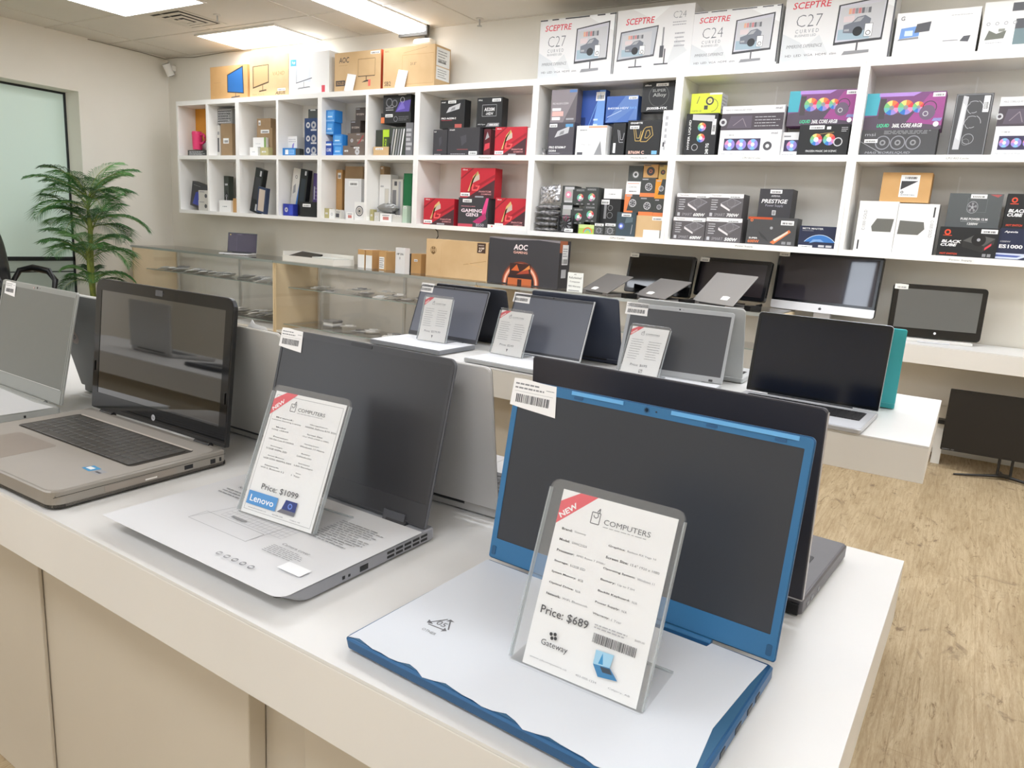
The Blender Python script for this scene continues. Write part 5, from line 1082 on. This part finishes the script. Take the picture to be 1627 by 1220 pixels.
# far left silver laptop
L1, b1, l1 = laptop('laptop', 'silver laptop cut by the left edge of the photo, paper over its keys', -1.761, .776, TT, -1.6, .34, .244, 11.7, .23, .018, 'b0b2ae', 'c0c2be', '8f918c', '6b6c67',
                    rr=.006, bz=(.006, .0035, .012, .032), gloss=.35, lidback='a8aaa6', key=False)
MB().box(-.163, .033, .0012, .163, .0345, .0018, mat('c8c8c4', .3)).build('trim_strip', l1)
barcode_label(l1, -.152, .212, .05, .028, 8, cut=1, z=.0014)
MB().cyl((-.015, .237, .0012), .002, .001, mat('d8b0b0', .3), 10).build('indicator', l1)
paper('paper_sheet', [(-.172, -.236), (.16, -.238), (.172, -.06), (.168, -.012), (.1, -.02), (-.172, -.01)], -1.761, .776, TT+.0186, -1.6, 'white crumpled paper on the silver laptop at the left edge', c='e8e9ea')
port(b1, .170, -.07, .006, .004, .005)
# -- second row of the near table, facing away
def back(name, label, x, y, yaw, w, h, lean, d, shell, t=.018, z=TT, **k):
    kw = dict(rr=.010, bezel='2a2a2c', screen='2c2d30', deck=shell); kw.update(k)
    return laptop(name, label, x, y, z, yaw, w, h, lean, d, t, shell, kw.pop('deck'), kw.pop('bezel'), kw.pop('screen'), **kw)
B4, bb, lb = back('laptop', 'large dark grey laptop facing away, right behind the blue one', -.316, .905, 175.5, .406, .245, 3.8, .231, '5c595c', .022, rr=.006, metal=.3, lidback='3d3c42', deck='6a686a')
MB().box(-.203, .003, -.0066, .203, .0045, .0002, mat('b8b4b4', .3)).box(-.2036, .004, -.005, -.2028, .24, .0002, mat('b8b4b4', .3)).build('silver_edge', lb)
MB().box(-.199, -.004, .003, .199, .003, .017, mat('08080a', .5)).build('hinge_gap', bb)
for yy in (-.03, -.05, -.08): port(bb, -.2032, yy, .008, .010, .005, '8a8a8c')
B3, bb, lb = back('laptop', 'silver laptop facing away behind the dark grey one with side vents', -.742, .895, 181.7, .36, .235, 10.7, .24, 'bcbab8', lidback='c6c4c2', metal=.15, shell_r=.45)
B2, bb, lb = back('laptop', 'silver laptop facing away with a torn paper on its lid, behind the glossy black screen', -1.158, .925, 179.5, .32, .235, 17, .24, 'aeaca6', lidback='c6c4be', metal=.15, shell_r=.45)
o = MB().poly([(-.03, 0), (.0, .003), (.035, .0), (.02, .010), (-.01, .012), (-.02, .020)], 0, .0006, mat('f2f2f0', .6)).build('paper_scrap', B2); o['label'] = 'torn white paper'
o.location = (-.085, .062, .236); o.rotation_euler = (R(70), 0, R(180))
o = MB().poly([(0, 0), (.006, .0), (.003, .20), (0, .21)], 0, .006, mat('efefed', .6)).build('paper_edge', lb, loc=(-.166, .01, -.004))
B1, bb, lb = back('laptop', 'grey laptop facing away with round lid emblem, between the left two laptops', -1.596, .922, 182.6, .34, .237, 15.4, .24, '6a6a68', lidback='6e6e6c', metal=.35, shell_r=.4)
p = PR(.036, .036, 0); p.ring(.5, .5, .5, '8c7a70'); p.text('hp', .22, .26, .56, .5, '4a4644', .02, .2)
o = p.build('round_logo', lb); o.matrix_local = Matrix.Translation((.148, .112, -.0066)) @ Matrix.Rotation(PI, 4, 'Y'); 
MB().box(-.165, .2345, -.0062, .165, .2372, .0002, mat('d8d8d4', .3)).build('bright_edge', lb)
# -- middle table, front row
def sheet(x, y, z, yaw, w, d, label, fn=None, c='e6e7ea'):
    return paper('paper_sheet', [(-w/2+.002, -d+.001), (w/2-.002, -d+.001), (w/2-.003, -.006), (-w/2+.004, -.006)], x, y, z, yaw, label, fn, c=c, w=w, h=d, o0=(-w/2, -d))
M1, bb, lm1 = laptop('laptop', 'slim laptop with card reading $579.99, leftmost on the middle table', -1.686, 2.205, TT, -.8, .329, .208, 21, .215, .018, '77797d', '8a8c90', '3a3b40', '6a6d78', bz=(.005, .005, .009, .018), rr=.006, key=False)
sheet(-1.686, 2.205, TT+.0186, -.8, .326, .213, 'white paper on the leftmost laptop of the middle table')
barcode_label(lm1, -.164, .178, .064, .036, 15)
M2, bb, lm2 = laptop('laptop', 'silver edged laptop with card reading $549, second on the middle table', -1.238, 2.181, TT, -1, .322, .219, 21, .221, .016, 'b4b6b8', 'c2c4c6', '33343a', '5c5f69', bz=(.006, .006, .010, .016), rr=.006, key=False)
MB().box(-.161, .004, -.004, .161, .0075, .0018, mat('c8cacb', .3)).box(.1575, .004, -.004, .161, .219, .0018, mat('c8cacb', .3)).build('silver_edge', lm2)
sheet(-1.238, 2.181, TT+.0166, -1, .318, .219, 'white paper on the second laptop of the middle table')
barcode_label(lm2, -.165, .186, .072, .036, 16)
p = PR(.008, .01, 0); p.rect(0, 0, 1, 1, 'silver'); p.rect(.2, .2, .8, .8, 'grey'); p.build('maker_sticker', lm2, TOP(-.135, .022, .0014))
M3, bb, lm3 = laptop('laptop', 'silver laptop with card reading $695, third on the middle table', -.771, 2.185, TT, 4.0, .342, .227, 18, .235, .018, 'b4b6b8', 'c6c8ca', 'a8aaac', '46474b', bz=(.012, .008, .014, .022), rr=.008, key=False)
sheet(-.771, 2.185, TT+.0186, 4.0, .338, .233, 'white paper on the third laptop of the middle table')
barcode_label(lm3, -.178, .188, .076, .040, 17)
for sx in (-1, 1): MB().poly(rrect(sx*.135-.006, .006, sx*.135+.006, .013, .001), .0012, .0018, mat('3a3a3c', .5)).build('bumper', lm3)
M4, bb, lm4 = laptop('laptop', 'silver laptop with big glossy black screen, rightmost on the middle table', -.347, 2.195, TT, -2.7, .364, .238, 8.7, .255, .015, 'b8b9bc', 'c4c5c8', '101317', '0a1222', gloss=.10,
                     bz=(.009, .009, .011, .012), rr=.010, metal=.4, keyc='1a1a1c', lidback='b0b2b6')
# -- middle table, back row
N1, bb, lb = back('laptop', 'dark navy laptop facing away behind the $579.99 card', -1.634, 2.38, 181.1, .325, .215, 19, .22, '2c2e36', lidback='30323a')
N2, bb, lb = back('laptop', 'dark blue grey laptop facing away, between the $549 and $695 laptops', -1.164, 2.345, 179.5, .34, .232, 18.5, .22, '353a4a', lidback='363c4c')
N3, bb, lb = back('laptop', 'silver laptop facing away right behind the $695 one', -.761, 2.365, 180.5, .357, .240, 16.6, .22, 'b8b9b8', lidback='bfc0be', rr=.012)
N4, bb, lb = back('laptop', 'teal laptop facing away at the right end of the middle table', -.298, 2.33, 184, .32, .225, 11, .22, '2fa3a8', lidback='34a9ae', rr=.006, deck='d8dadc', tl=.008)

# ------------------------------------------------------------------ price cards in clear stands
def stand(x, y, z, yaw, w, h, lean, label, fn, cw=None, chh=None, off=0, foot=.07, cat='price card', group=None):
    q = tag(empty('price_stand', (x, y, z), R(yaw)), label, cat, group)
    T = Matrix.Rotation(R(90-lean), 4, 'X')
    MB().poly(rrect(-w/2, 0, w/2, h, (.003, .003, .010, .010)), .0012, .0026, ACRYL, .0004, T).build('front_sheet', q)
    MB().poly(rrect(-w/2, 0, w/2, h, (.003, .003, .010, .010)), -.0034, -.0014, ACRYL, .0004, T).build('back_sheet', q)
    ed = MB(); EM_ = clear('acrylic_edge', 'e6eaec', .05, .3) if 'acrylic_edge' not in bpy.data.materials else bpy.data.materials['acrylic_edge']
    for s_ in (-1, 1): MB().box(s_*w/2-.0008, .004, -.0034, s_*w/2+.0008, h-.010, .0026, EM_, T).build('polished_edge', q)
    cw = cw or w-.012; chh = chh or h-.012
    # foot folds back under the card
    MB().box(-w/2, .002, .0002, w/2, foot+.01, .0022, ACRYL).box(-w/2, foot+.009, .0002, w/2, foot+.01, .003, EM_).build('foot', q)
    c = MB().box(-cw/2, .003, -.0004, cw/2, .003+chh, .0004, mat('f0f0ef', .6)).build('card', q); c.matrix_local = T @ Matrix.Translation((off, 0, 0))
    p = PR(cw, chh, .0001); fn(p); p.build('printed_text', c, TOP(-cw/2, .003, .0004)); return q
def ribbon(p):
    p.poly([(.0, .80), (.0, .93), (.16, 1), (.32, 1)], 'e2525e')
    vs, fs, _ = glyphs('NEW', .03)
    a = math.atan2(.2*p.h, .32*p.w); L = .155*p.w*1.15; hh = .032*p.h
    ox, oy = .035*p.w, .835*p.h
    pts = [((ox+L*u*math.cos(a)-hh*v*math.sin(a))/p.w, (oy+L*u*math.sin(a)+hh*v*math.cos(a))/p.h) for u, v in vs]
    p._p(pts, fs, 'white')
def logo(p, u=.28, v=.855, s=1):
    p.frame(u, v-.01, u+.07*s, v+.05*s, .0009, 'inkg'); p.ring(u+.035*s, v+.035*s, .022*s, 'inkg', .015*s, 16, PI, 2*PI+1); p.line(u+.04*s, v+.055*s, u+.06*s, v+.075*s, .001, 'inkg'); p.line(u+.06*s, v+.05*s, u+.06*s, v+.075*s, .001, 'inkg')
    p.text('COMPUTERS', u+.11*s, v+.0, .38*s, .028*s, '606468'); p.lines(u+.11*s, v-.02, u+.49*s, v-.008, 1, 'silver', 3, .3)
def spec(p, u, v, a, b, w=.26):
    p.text(a, u+.05, v, w*.6, .011, 'inkg', .01); p.text(b, u, v-.024, w, .013, '5a5a5e')
def card_len(p):
    p.frame(.03, .03, .97, .97, .0005, 'grey'); ribbon(p); logo(p, .27, .87)
    for i, (a, b, w) in enumerate((('Brand:', 'Lenovo Gaming Laptop', .42), ('Model:', 'LOQ 15IRX9', .24), ('Processor:', '13th Gen Core i5-13450HX', .36), ('Storage:', '512GB NVMe SSD', .3), ('System Memory:', '16GB DDR5 4800MHz RAM', .4), ('Network:', 'WiFi 6, Bluetooth 5.2', .34))):
        spec(p, .10 if i else .06, .785-.078*i, a, b, w)
    for i, (a, b, w) in enumerate((('Graphics:', 'NVIDIA GeForce RTX 3050', .42), ('Screen Size:', '15.6" FHD (1920 x 1080)', .36), ('Operating System:', 'Windows 11 Home', .34), ('Battery:', 'Lithium-ion', .2), ('Backlit Keyboard:', 'LED Backlight', .26), ('Warranty:', '1 Year', .12))):
        spec(p, .55, .785-.078*i, a, b, w)
    p.text('Price: $1099', .20, .205, .52, .052, '404044', .002)
    p.rect(.05, .075, .47, .18, '3f8fcf'); p.text('Lenovo', .09, .10, .34, .052, 'white', .01)
    p.poly([(.55, .11), (.74, .11), (.74, .185), (.58, .185)], '2c3a78'); p.ring(.655, .145, .03, '6a8ad8', .018); p.poly([(.5, .08), (.74, .08), (.74, .11), (.55, .11)], '6c6c74')
    p.text('www.jdcomputers.ca', .1, .045, .26, .012, 'inkg'); p.text('403-000-1234', .45, .045, .15, .01, 'inkg'); p.text('Calgary, AB', .7, .045, .14, .01, 'inkg')
def card_blue(p):
    ribbon(p); logo(p, .30, .865, 1.05)
    for i, (a, b) in enumerate((('Brand:', 'Gateway'), ('Model:', 'GWNC21524'), ('Processor:', 'AMD Ryzen 7 3700U'), ('Storage:', '512GB SSD'), ('System Memory:', '8GB'), ('Optical Drive:', 'N/A'), ('Network:', 'WiFi, Bluetooth'))):
        w = .016*len(a); p.text(a, .07, .775-.062*i, w, .014, '48484c', .02); p.text(b, .09+w, .775-.062*i, .015*len(b), .013, '8a8a90')
    for i, (a, b) in enumerate((('Graphics:', 'Radeon RX Vega 10'), ('Screen Size:', '15.6" 1920 x 1080'), ('Operating System:', 'Windows 11'), ('Battery:', 'Up to 7.5H'), ('Backlit Keyboard:', 'N/A'), ('Power Supply:', 'N/A'), ('Warranty:', '1 Year'))):
        w = .016*len(a); p.text(a, .50, .755-.062*i, w, .014, '48484c', .02); p.text(b, .52+w, .755-.062*i, .014*len(b), .013, '8a8a90')
    p.text('Price: $689', .06, .29, .43, .052, '404044', .006)
    p.lines(.54, .315, .86, .345, 2, 'silver', 9, .4); p.text('$689.00', .88, .325, .08, .012, 'grey'); p.bars(.55, .245, .92, .295, '5a5a5e', 34, 4)
    for u, v in ((.20, .205), (.235, .21), (.215, .185), (.245, .19)): p.ring(u, v, .014, 'ink')
    p.text('Gateway', .13, .125, .24, .042, '505054'); p.text('www.jdcomputers.ca', .06, .045, .34, .013, 'grey'); p.text('403-000-1234', .48, .045, .18, .011, 'grey'); p.text('Calgary, AB', .76, .045, .18, .011, 'grey')
    p.poly([(.60, .14), (.74, .15), (.75, .22), (.60, .215)], '9cc8e0'); p.poly([(.64, .15), (.68, .152), (.66, .21)], '3a8cc0'); p.poly([(.60, .14), (.74, .15), (.82, .10), (.66, .085)], '3f7fae'); p.poly([(.66, .14), (.74, .145), (.77, .12), (.69, .115)], '3c4a58')
def card_mid(price, seed, lg):
    def f(p):
        ribbon(p); logo(p, .30, .85)
        p.lines(.08, .32, .42, .76, 9, 'silver', seed, .22); p.lines(.55, .34, .92, .74, 8, 'silver', seed+1, .22)
        p.text('Price: '+price, .18 if len(price) > 5 else .22, .19, .6 if len(price) > 5 else .46, .055, '6a6a70')
        if lg: p.frame(.5, .08, .58, .14, .001, 'inkg'); p.line(.5, .08, .58, .14, .001, 'inkg')
        else: p.poly([(.47, .14), (.53, .14), (.5, .07)], 'inkg')
    return f
stand(-.767, .642, TT+.0222, 3.4, .146, .191, 22.6, 'clear stand with card reading Price: $1099 on the dark grey laptop', card_len, group='price cards in clear stands')
stand(-.263, .572, TT+.0182, -.3, .143, .188, 20.3, 'clear stand with card reading Price: $689 on the blue laptop', card_blue, cw=.122, chh=.176, off=.004, group='price cards in clear stands')
stand(-1.665, 2.118, TT+.0192, 3.2, .131, .175, 15.2, 'clear stand with card reading Price: $579.99, leftmost on the middle table', card_mid('$579.99', 3, 0), group='price cards in clear stands')
stand(-1.324, 2.10, TT+.0172, -4, .140, .167, 19, 'clear stand with card reading Price: $549 on the middle table', card_mid('$549', 5, 0), foot=.05, group='price cards in clear stands')
stand(-.837, 2.10, TT+.0192, -2, .136, .173, 25, 'clear stand with card reading Price: $695 on the middle table', card_mid('$695', 7, 1), foot=.05, group='price cards in clear stands')

# ------------------------------------------------------------------ refurbished laptops and computers on the counter
for i, (x, y, yaw, w, h, lean, c, lab) in enumerate(((-2.139, 4.455, 150.6, .295, .235, -61.2, '7a7673', 'half open grey laptop with lid towards the camera, leftmost of three on the glass counter'),
                       (-1.755, 4.47, 152.2, .297, .245, -63.1, '86827f', 'half open grey laptop with lid towards the camera, middle of three on the glass counter'),
                       (-1.346, 4.48, 153.4, .335, .268, -47.1, '989490', 'half open lighter grey laptop, rightmost and largest of three on the glass counter'))):
    q, bb, lb = back('laptop', lab, x, y, yaw, w, h, lean, .22, c, z=GT, rr=.006, metal=.25, bezel='18181a', screen='101012', group='refurbished laptops on the glass counter')
    o = MB().poly([(0, 0), (.055, .0), (.06, .028), (.03, .034), (.0, .03)], 0, .0008, mat('f2efe8', .6)).build('sticker', lb); o.matrix_local = Matrix.Translation((.06 if i != 2 else -.04, .02+.01*i, -.0072)) @ Matrix.Rotation(PI, 4, 'Y'); o['label'] = 'white sticker'
    a = R(yaw); ad = tag(MB().box(-.045, -.025, 0, .045, .025, .03, mat('0e0e0f', .3)).build('power_adapter', None, (x+.243, y+.026, GT)), 'black power adapter lying right of the %s half open laptop' % ('leftmost', 'middle', 'rightmost')[i], 'power adapter', 'power adapters')
    ad.rotation_euler.z = R(60)
    tag(MB().tube([(x+.235, y+.125, GT+.006), (x+.245, y+.095, GT+.03), (x+.275, y+.10, GT+.04), (x+.27, y+.13, GT+.03), (x+.24, y+.12, GT+.02), (x+.27, y+.09, GT+.008)], .0045, mat('101011', .4), 6).build('power_cable', None), 'coiled black cable beside the %s half open laptop' % ('leftmost', 'middle', 'rightmost')[i], 'cable', 'coiled cables')
def aio(name, label, x, y, z, yaw, w, h, lean, gap, frame, screen, bz, gloss, chin=None, foot='73', lc=True, rr=.015, th=.03):
    q = tag(empty(name, (x, y, z), R(yaw)), label, 'all in one computer')
    T = Matrix.Translation((0, 0, gap)) @ Matrix.Rotation(R(90-lean), 4, 'X')
    pn = MB().poly(rrect(-w/2, 0, w/2, h, rr), -th, 0, mat(frame, .15), .004).build('housing', q); pn.matrix_local = T
    bl, bt, bb_ = bz
    MB().box(-w/2+bl, bb_, -.001, w/2-bl, h-bt, .0012, mat(screen, gloss, name='display')).build('screen', pn)
    if chin:
        MB().poly(rrect(-w/2, 0, w/2, chin, (rr, rr, .001, .001)), -.001, .0014, mat('e4e4e6', .3, .2)).build('chin', pn)
    fm = mat('d8d8da', .3, .3) if foot == 'light' else mat('2a2a2c', .3)
    MB().poly(rrect(-w*.17, -.06, w*.17, .10, .01), 0, .008, fm, .002).box(-w*.08, .045, .006, w*.08, .06, gap+h*.4, fm).build('stand', q)
    if lc:
        p = PR(.07, .028, 0); p.poly([(0, 0), (.5, -.04), (1, .02), (1, .95), (.4, 1.06), (0, 1)], 'f2efe8'); p.bars(.2, .2, .85, .5, 'inkg', 14, 2); p.build('barcode_label', pn, TOP(-w/2+.004, h-.032, .0018))
    MB().cyl((0, h-bt*.5, .0002), .0035, .0012, mat('060608', .1), 12).build('webcam', pn)
    return q, pn
aio('computer', 'black all in one computer with bright reflection, leftmost screen under the shelves', -1.865, 4.86, GT, -5.8, .504, .280, 10.9, .012, '0b0b0c', '060607', (.02, .02, .03), .04)
aio('computer', 'dark all in one computer behind the largest half open laptop', -1.365, 4.86, GT, -13, .520, .262, 11.5, .035, '17171a', '2b2628', (.026, .026, .026), .2)
q, pn = aio('computer', 'large all in one computer with silver chin, tallest screen under the shelves', -.785, 4.86, .6852, -12, .640, .362, 4.9, .098, '1a1a1d', '353238', (.020, .020, .068), .03, chin=.052, foot='light')
p = PR(.022, .026, 0); p.ring(.4, .45, .34, 'ink', 0, 20); p.ring(.58, .45, .34, 'ink', 0, 20); p.poly([(.45, .84), (.65, 1), (.6, .82)], 'ink'); p.build('fruit_logo', pn, TOP(-.011, .012, .0016))
q, pn = aio('computer', 'black all in one computer with silver base standing on the white wall counter', -.153, 4.80, .6852, 14, .478, .300, 2.0, .022, '161412', '63635f', (.028, .026, .052), .3, foot='light', rr=.022)
MB().poly(rrect(-.22, -.03, .20, .02, .006), 0, .018, mat('dcd9d2', .3), .003).build('base_bar', q)
p = PR(.014, .014, 0); p.ring(.5, .5, .5, 'e8e8ea'); p.build('round_logo', pn, TOP(.0, .024, .0016))
# small open laptop on the left counter
q, bb, ls = laptop('laptop', 'small open laptop with dark purple screen on the leftmost glass counter', -6.085, 4.72, GT, 30, .288, .192, 9.9, .20, .014, 'c8c8c8', 'd4d2d0', '1c1a24', '2a1c36', gloss=.25, bz=(.005, .005, .008, .012), rr=.004)
p = PR(.27, .17, 0); p.rect(.04, .88, .08, .94, 'd8c070'); p.text('loading...', .3, .92, .2, .03, '8c80a0'); p.line(.3, .0, .3, .85, .001, '5c4c70'); p.build('screen_text', ls, TOP(-.135, .016, .0009))
# monitor standing on the floor
q = tag(empty('monitor', (.30, 4.66, 0), R(3)), 'wide black monitor standing on the floor under the wall counter at the right', 'monitor')
T = Matrix.Rotation(R(88), 4, 'X')
pn = MB().poly(rrect(-.315, 0, .315, .345, .004), -.02, 0, mat('120f0d', .3), .002).build('panel', q); pn.matrix_local = Matrix.Translation((0, 0, .115)) @ T
MB().box(-.309, .014, -.0005, .309, .339, .0012, mat('16120f', .35)).build('screen', pn)
p = PR(.06, .006, 0); p.text('GAMING', 0, .1, .6, .8, 'silver'); p.text('G27', .75, .1, .24, .8, 'silver'); p.build('maker_mark', pn, TOP(-.308, .004, .0004))
st = MB(); SB = mat('141210', .35)
st.tube([(-.03, .01, .20), (-.03, .01, .10), (-.03, 0, .03)], .007, SB).tube([(.03, .01, .20), (.03, .01, .10), (.03, 0, .03)], .007, SB).box(-.035, -.01, .02, .035, .025, .03, SB).box(-.04, .004, .18, .04, .03, .26, SB)
st.tube([(0, .01, .022), (-.1, -.03, .015), (-.235, -.075, .006)], [.010, .008, .005], SB).tube([(0, .01, .022), (.1, -.03, .015), (.235, -.075, .006)], [.010, .008, .005], SB).tube([(0, .01, .022), (0, .08, .012), (0, .16, .006)], [.010, .008, .005], SB)
st.build('stand', q)

# ------------------------------------------------------------------ office chair at the left
q = tag(empty('office_chair', (-5.88, 2.66, 0), R(-60)), 'black padded office chair by the frosted window at the left edge', 'chair')
LE = noisy('black_leather', '17181a', '232426', 40, .32, bump=.15); PLA = mat('141516', .35)
def cushion(b, w, h, t, m, T, n=12, bow=.0):
    vs = []; 
    for s_ in (1, -1):
        for j in range(n+1):
            for i in range(n+1):
                u, v_ = i/n*2-1, j/n*2-1; e = max(0, (1-abs(u)**3.5))*max(0, (1-abs(v_)**3.5)); r_ = 1-.16*abs(v_)**2.5; rv = 1-.08*abs(u)**2.5
                vs.append((u*w/2*r_, v_*h/2*rv, s_*t/2*e**.5+bow*(u*u)))
    N = (n+1)**2; fs = []
    for o in (0, N):
        fs += [(o+j*(n+1)+i, o+j*(n+1)+i+1, o+(j+1)*(n+1)+i+1, o+(j+1)*(n+1)+i) for j in range(n) for i in range(n)]
    b.add(vs, fs, m, T, True); return b
cushion(MB(), .50, .50, .11, LE, Matrix.Translation((0, 0, .47))).build('seat', q)
cushion(MB(), .50, .56, .10, LE, Matrix.Translation((0, -.26, .72)) @ Matrix.Rotation(R(98), 4, 'X'), bow=.05).build('backrest', q)
for s_ in (-1, 1):
    MB().tube([(s_*.22, -.24, .56), (s_*.27, -.22, .64), (s_*.28, -.12, .665), (s_*.28, .0, .645), (s_*.28, .05, .58), (s_*.27, .04, .50), (s_*.22, .02, .44)], [.018, .022, .026, .026, .022, .018, .016], PLA, 10).build('armrest', q)
MB().cyl((0, 0, .12), .03, .3, mat('2a2a2c', .3, .5), 16).build('gas_column', q)
for k in range(5):
    a = 2*PI*k/5
    lg = MB().tube([(0, 0, .12), (.15*math.cos(a), .15*math.sin(a), .10), (.28*math.cos(a), .28*math.sin(a), .075)], [.025, .02, .016], PLA, 8).build('leg', q)
    MB().cyl((.28*math.cos(a), .28*math.sin(a)-.012, .03), .03, .024, PLA, 14, axis='y').build('caster', lg)

# ------------------------------------------------------------------ palm
q = tag(empty('palm', (-7.16, 3.84, 0)), 'tall green palm in front of the frosted window, left of the glass counters', 'plant')
MB().cyl((0, 0, 0), .13, .28, mat('3c3a36', .5), 28, .17).cyl((0, 0, .27), .16, .012, mat('3a2c20', .9), 28, .155).build('pot', q)
G = [noisy('palm_leaf_dark', '23401f', '2f5a2a', 30, .45), noisy('palm_leaf_mid', '35652e', '4b8440', 30, .45), noisy('palm_leaf_light', '5a8c4c', '7fae6c', 30, .45)]
STM = noisy('palm_stem', '6f7c34', '8d9a40', 20, .5)
rnd = random.Random(12)
stems = [((0, 0, .27), (.01, .0, .7), (.02, -.01, 1.22)), ((-.04, .03, .27), (-.06, .04, .6), (-.05, .05, 1.0)), ((.04, -.02, .27), (.06, -.05, .5), (.05, -.06, .74))]
for sp in stems: MB().tube(sp, [.022, .018, .012], STM, 10).build('stem', q)
def frond(org, az, el, ln, droop, mt, n=31, lw=.0085, ll=.2):
    b = MB(); p0 = Vector(org); hd = Vector((math.cos(az), math.sin(az), 0)); pts = []
    for k in range(15):
        t_ = k/14; e = el-droop*t_**1.3
        if k: p0 = p0+ln/14*(hd*math.cos(e)+Vector((0, 0, 1))*math.sin(e))
        pts.append(p0.copy())
    b.tube(pts, [.0055*(1-.8*k/14) for k in range(15)], STM, 5)
    side = Vector((-hd.y, hd.x, 0))
    vs = []; fs = []
    for k in range(n):
        t_ = .16+.84*k/(n-1); x = t_*14; i = min(int(x), 13); P = pts[i].lerp(pts[i+1], x-i); D = (pts[i+1]-pts[i]).normalized()
        l = ll*(math.sin(PI*min(1, .18+t_*.80)))**.7*rnd.uniform(.85, 1.1)
        for s_ in (-1, 1):
            dr = (side*s_*.82+D*(.75+.3*t_)).normalized(); up = side.cross(D).normalized()*-1
            q1 = P+dr*l*.5+Vector((0, 0, .012)); q2 = P+dr*l+Vector((0, 0, -l*.20))
            wv = D*lw*.5; o = len(vs)
            vs += [P-wv*.4, P+wv*.4, q1+wv, q1-wv, q2, q1+Vector((0, 0, -.004))]
            fs += [(o, o+1, o+2, o+5), (o, o+5, o+3), (o+5, o+2, o+4), (o+5, o+4, o+3)]
    b.add(vs, fs, mt); return b
NF = 0
for (top, cnt, l0) in ((stems[0][2], 18, .56), (stems[1][2], 13, .50), (stems[2][2], 11, .46)):
    for k in range(cnt):
        az = 2*PI*k/cnt*1.0+rnd.uniform(-.25, .25)+top[0]*9; el = R(rnd.choice((74, 60, 44, 26))+rnd.uniform(-8, 8)); ln = l0*rnd.uniform(.85, 1.12)
        if math.cos(az) < -.3: ln *= .85
        frond((top[0], top[1], top[2]-.05*(k % 3)), az, el, ln, R(rnd.uniform(55, 92)), G[rnd.choice((0, 1, 1, 2))], ll=.25).build('frond', q)
for k in range(8):
    az = 2*PI*k/8+.3; ln = .40 if math.cos(az) > -.3 else .28
    frond((.01, 0, .42+.05*(k % 2)), az, R(rnd.uniform(30, 60)), ln, R(85), G[k % 3], ll=.19).build('frond', q)

# ------------------------------------------------------------------ second display table beside the camera, seen mirrored in the glossy screen
def base3(t, L, D): box('base_cabinet', -L+.3, -D+.12, 0, -.3, -.12, TT-.093, PANEL, t)
table('display_table', -2.25, -.25, 0, 2.1, .70, 'white display table out of the frame, mirrored in the glossy black screen', base3)
q = copy_tree(B3); q.location = (-3.35, -.55, TT); q.rotation_euler.z = R(3); q['label'] = 'silver laptop out of the frame, mirrored as a pale shape in the glossy screen'
q = copy_tree(N1); q.location = (-2.72, -.62, TT); q.rotation_euler.z = R(176); q['label'] = 'dark laptop out of the frame, mirrored as a black shape in the glossy screen'
q = stand(-2.66, -.50, TT+.0192, 176, .131, .175, 18, 'clear stand with price card out of the frame, mirrored in the glossy screen', card_mid('$579.99', 9, 0), group='price cards in clear stands')
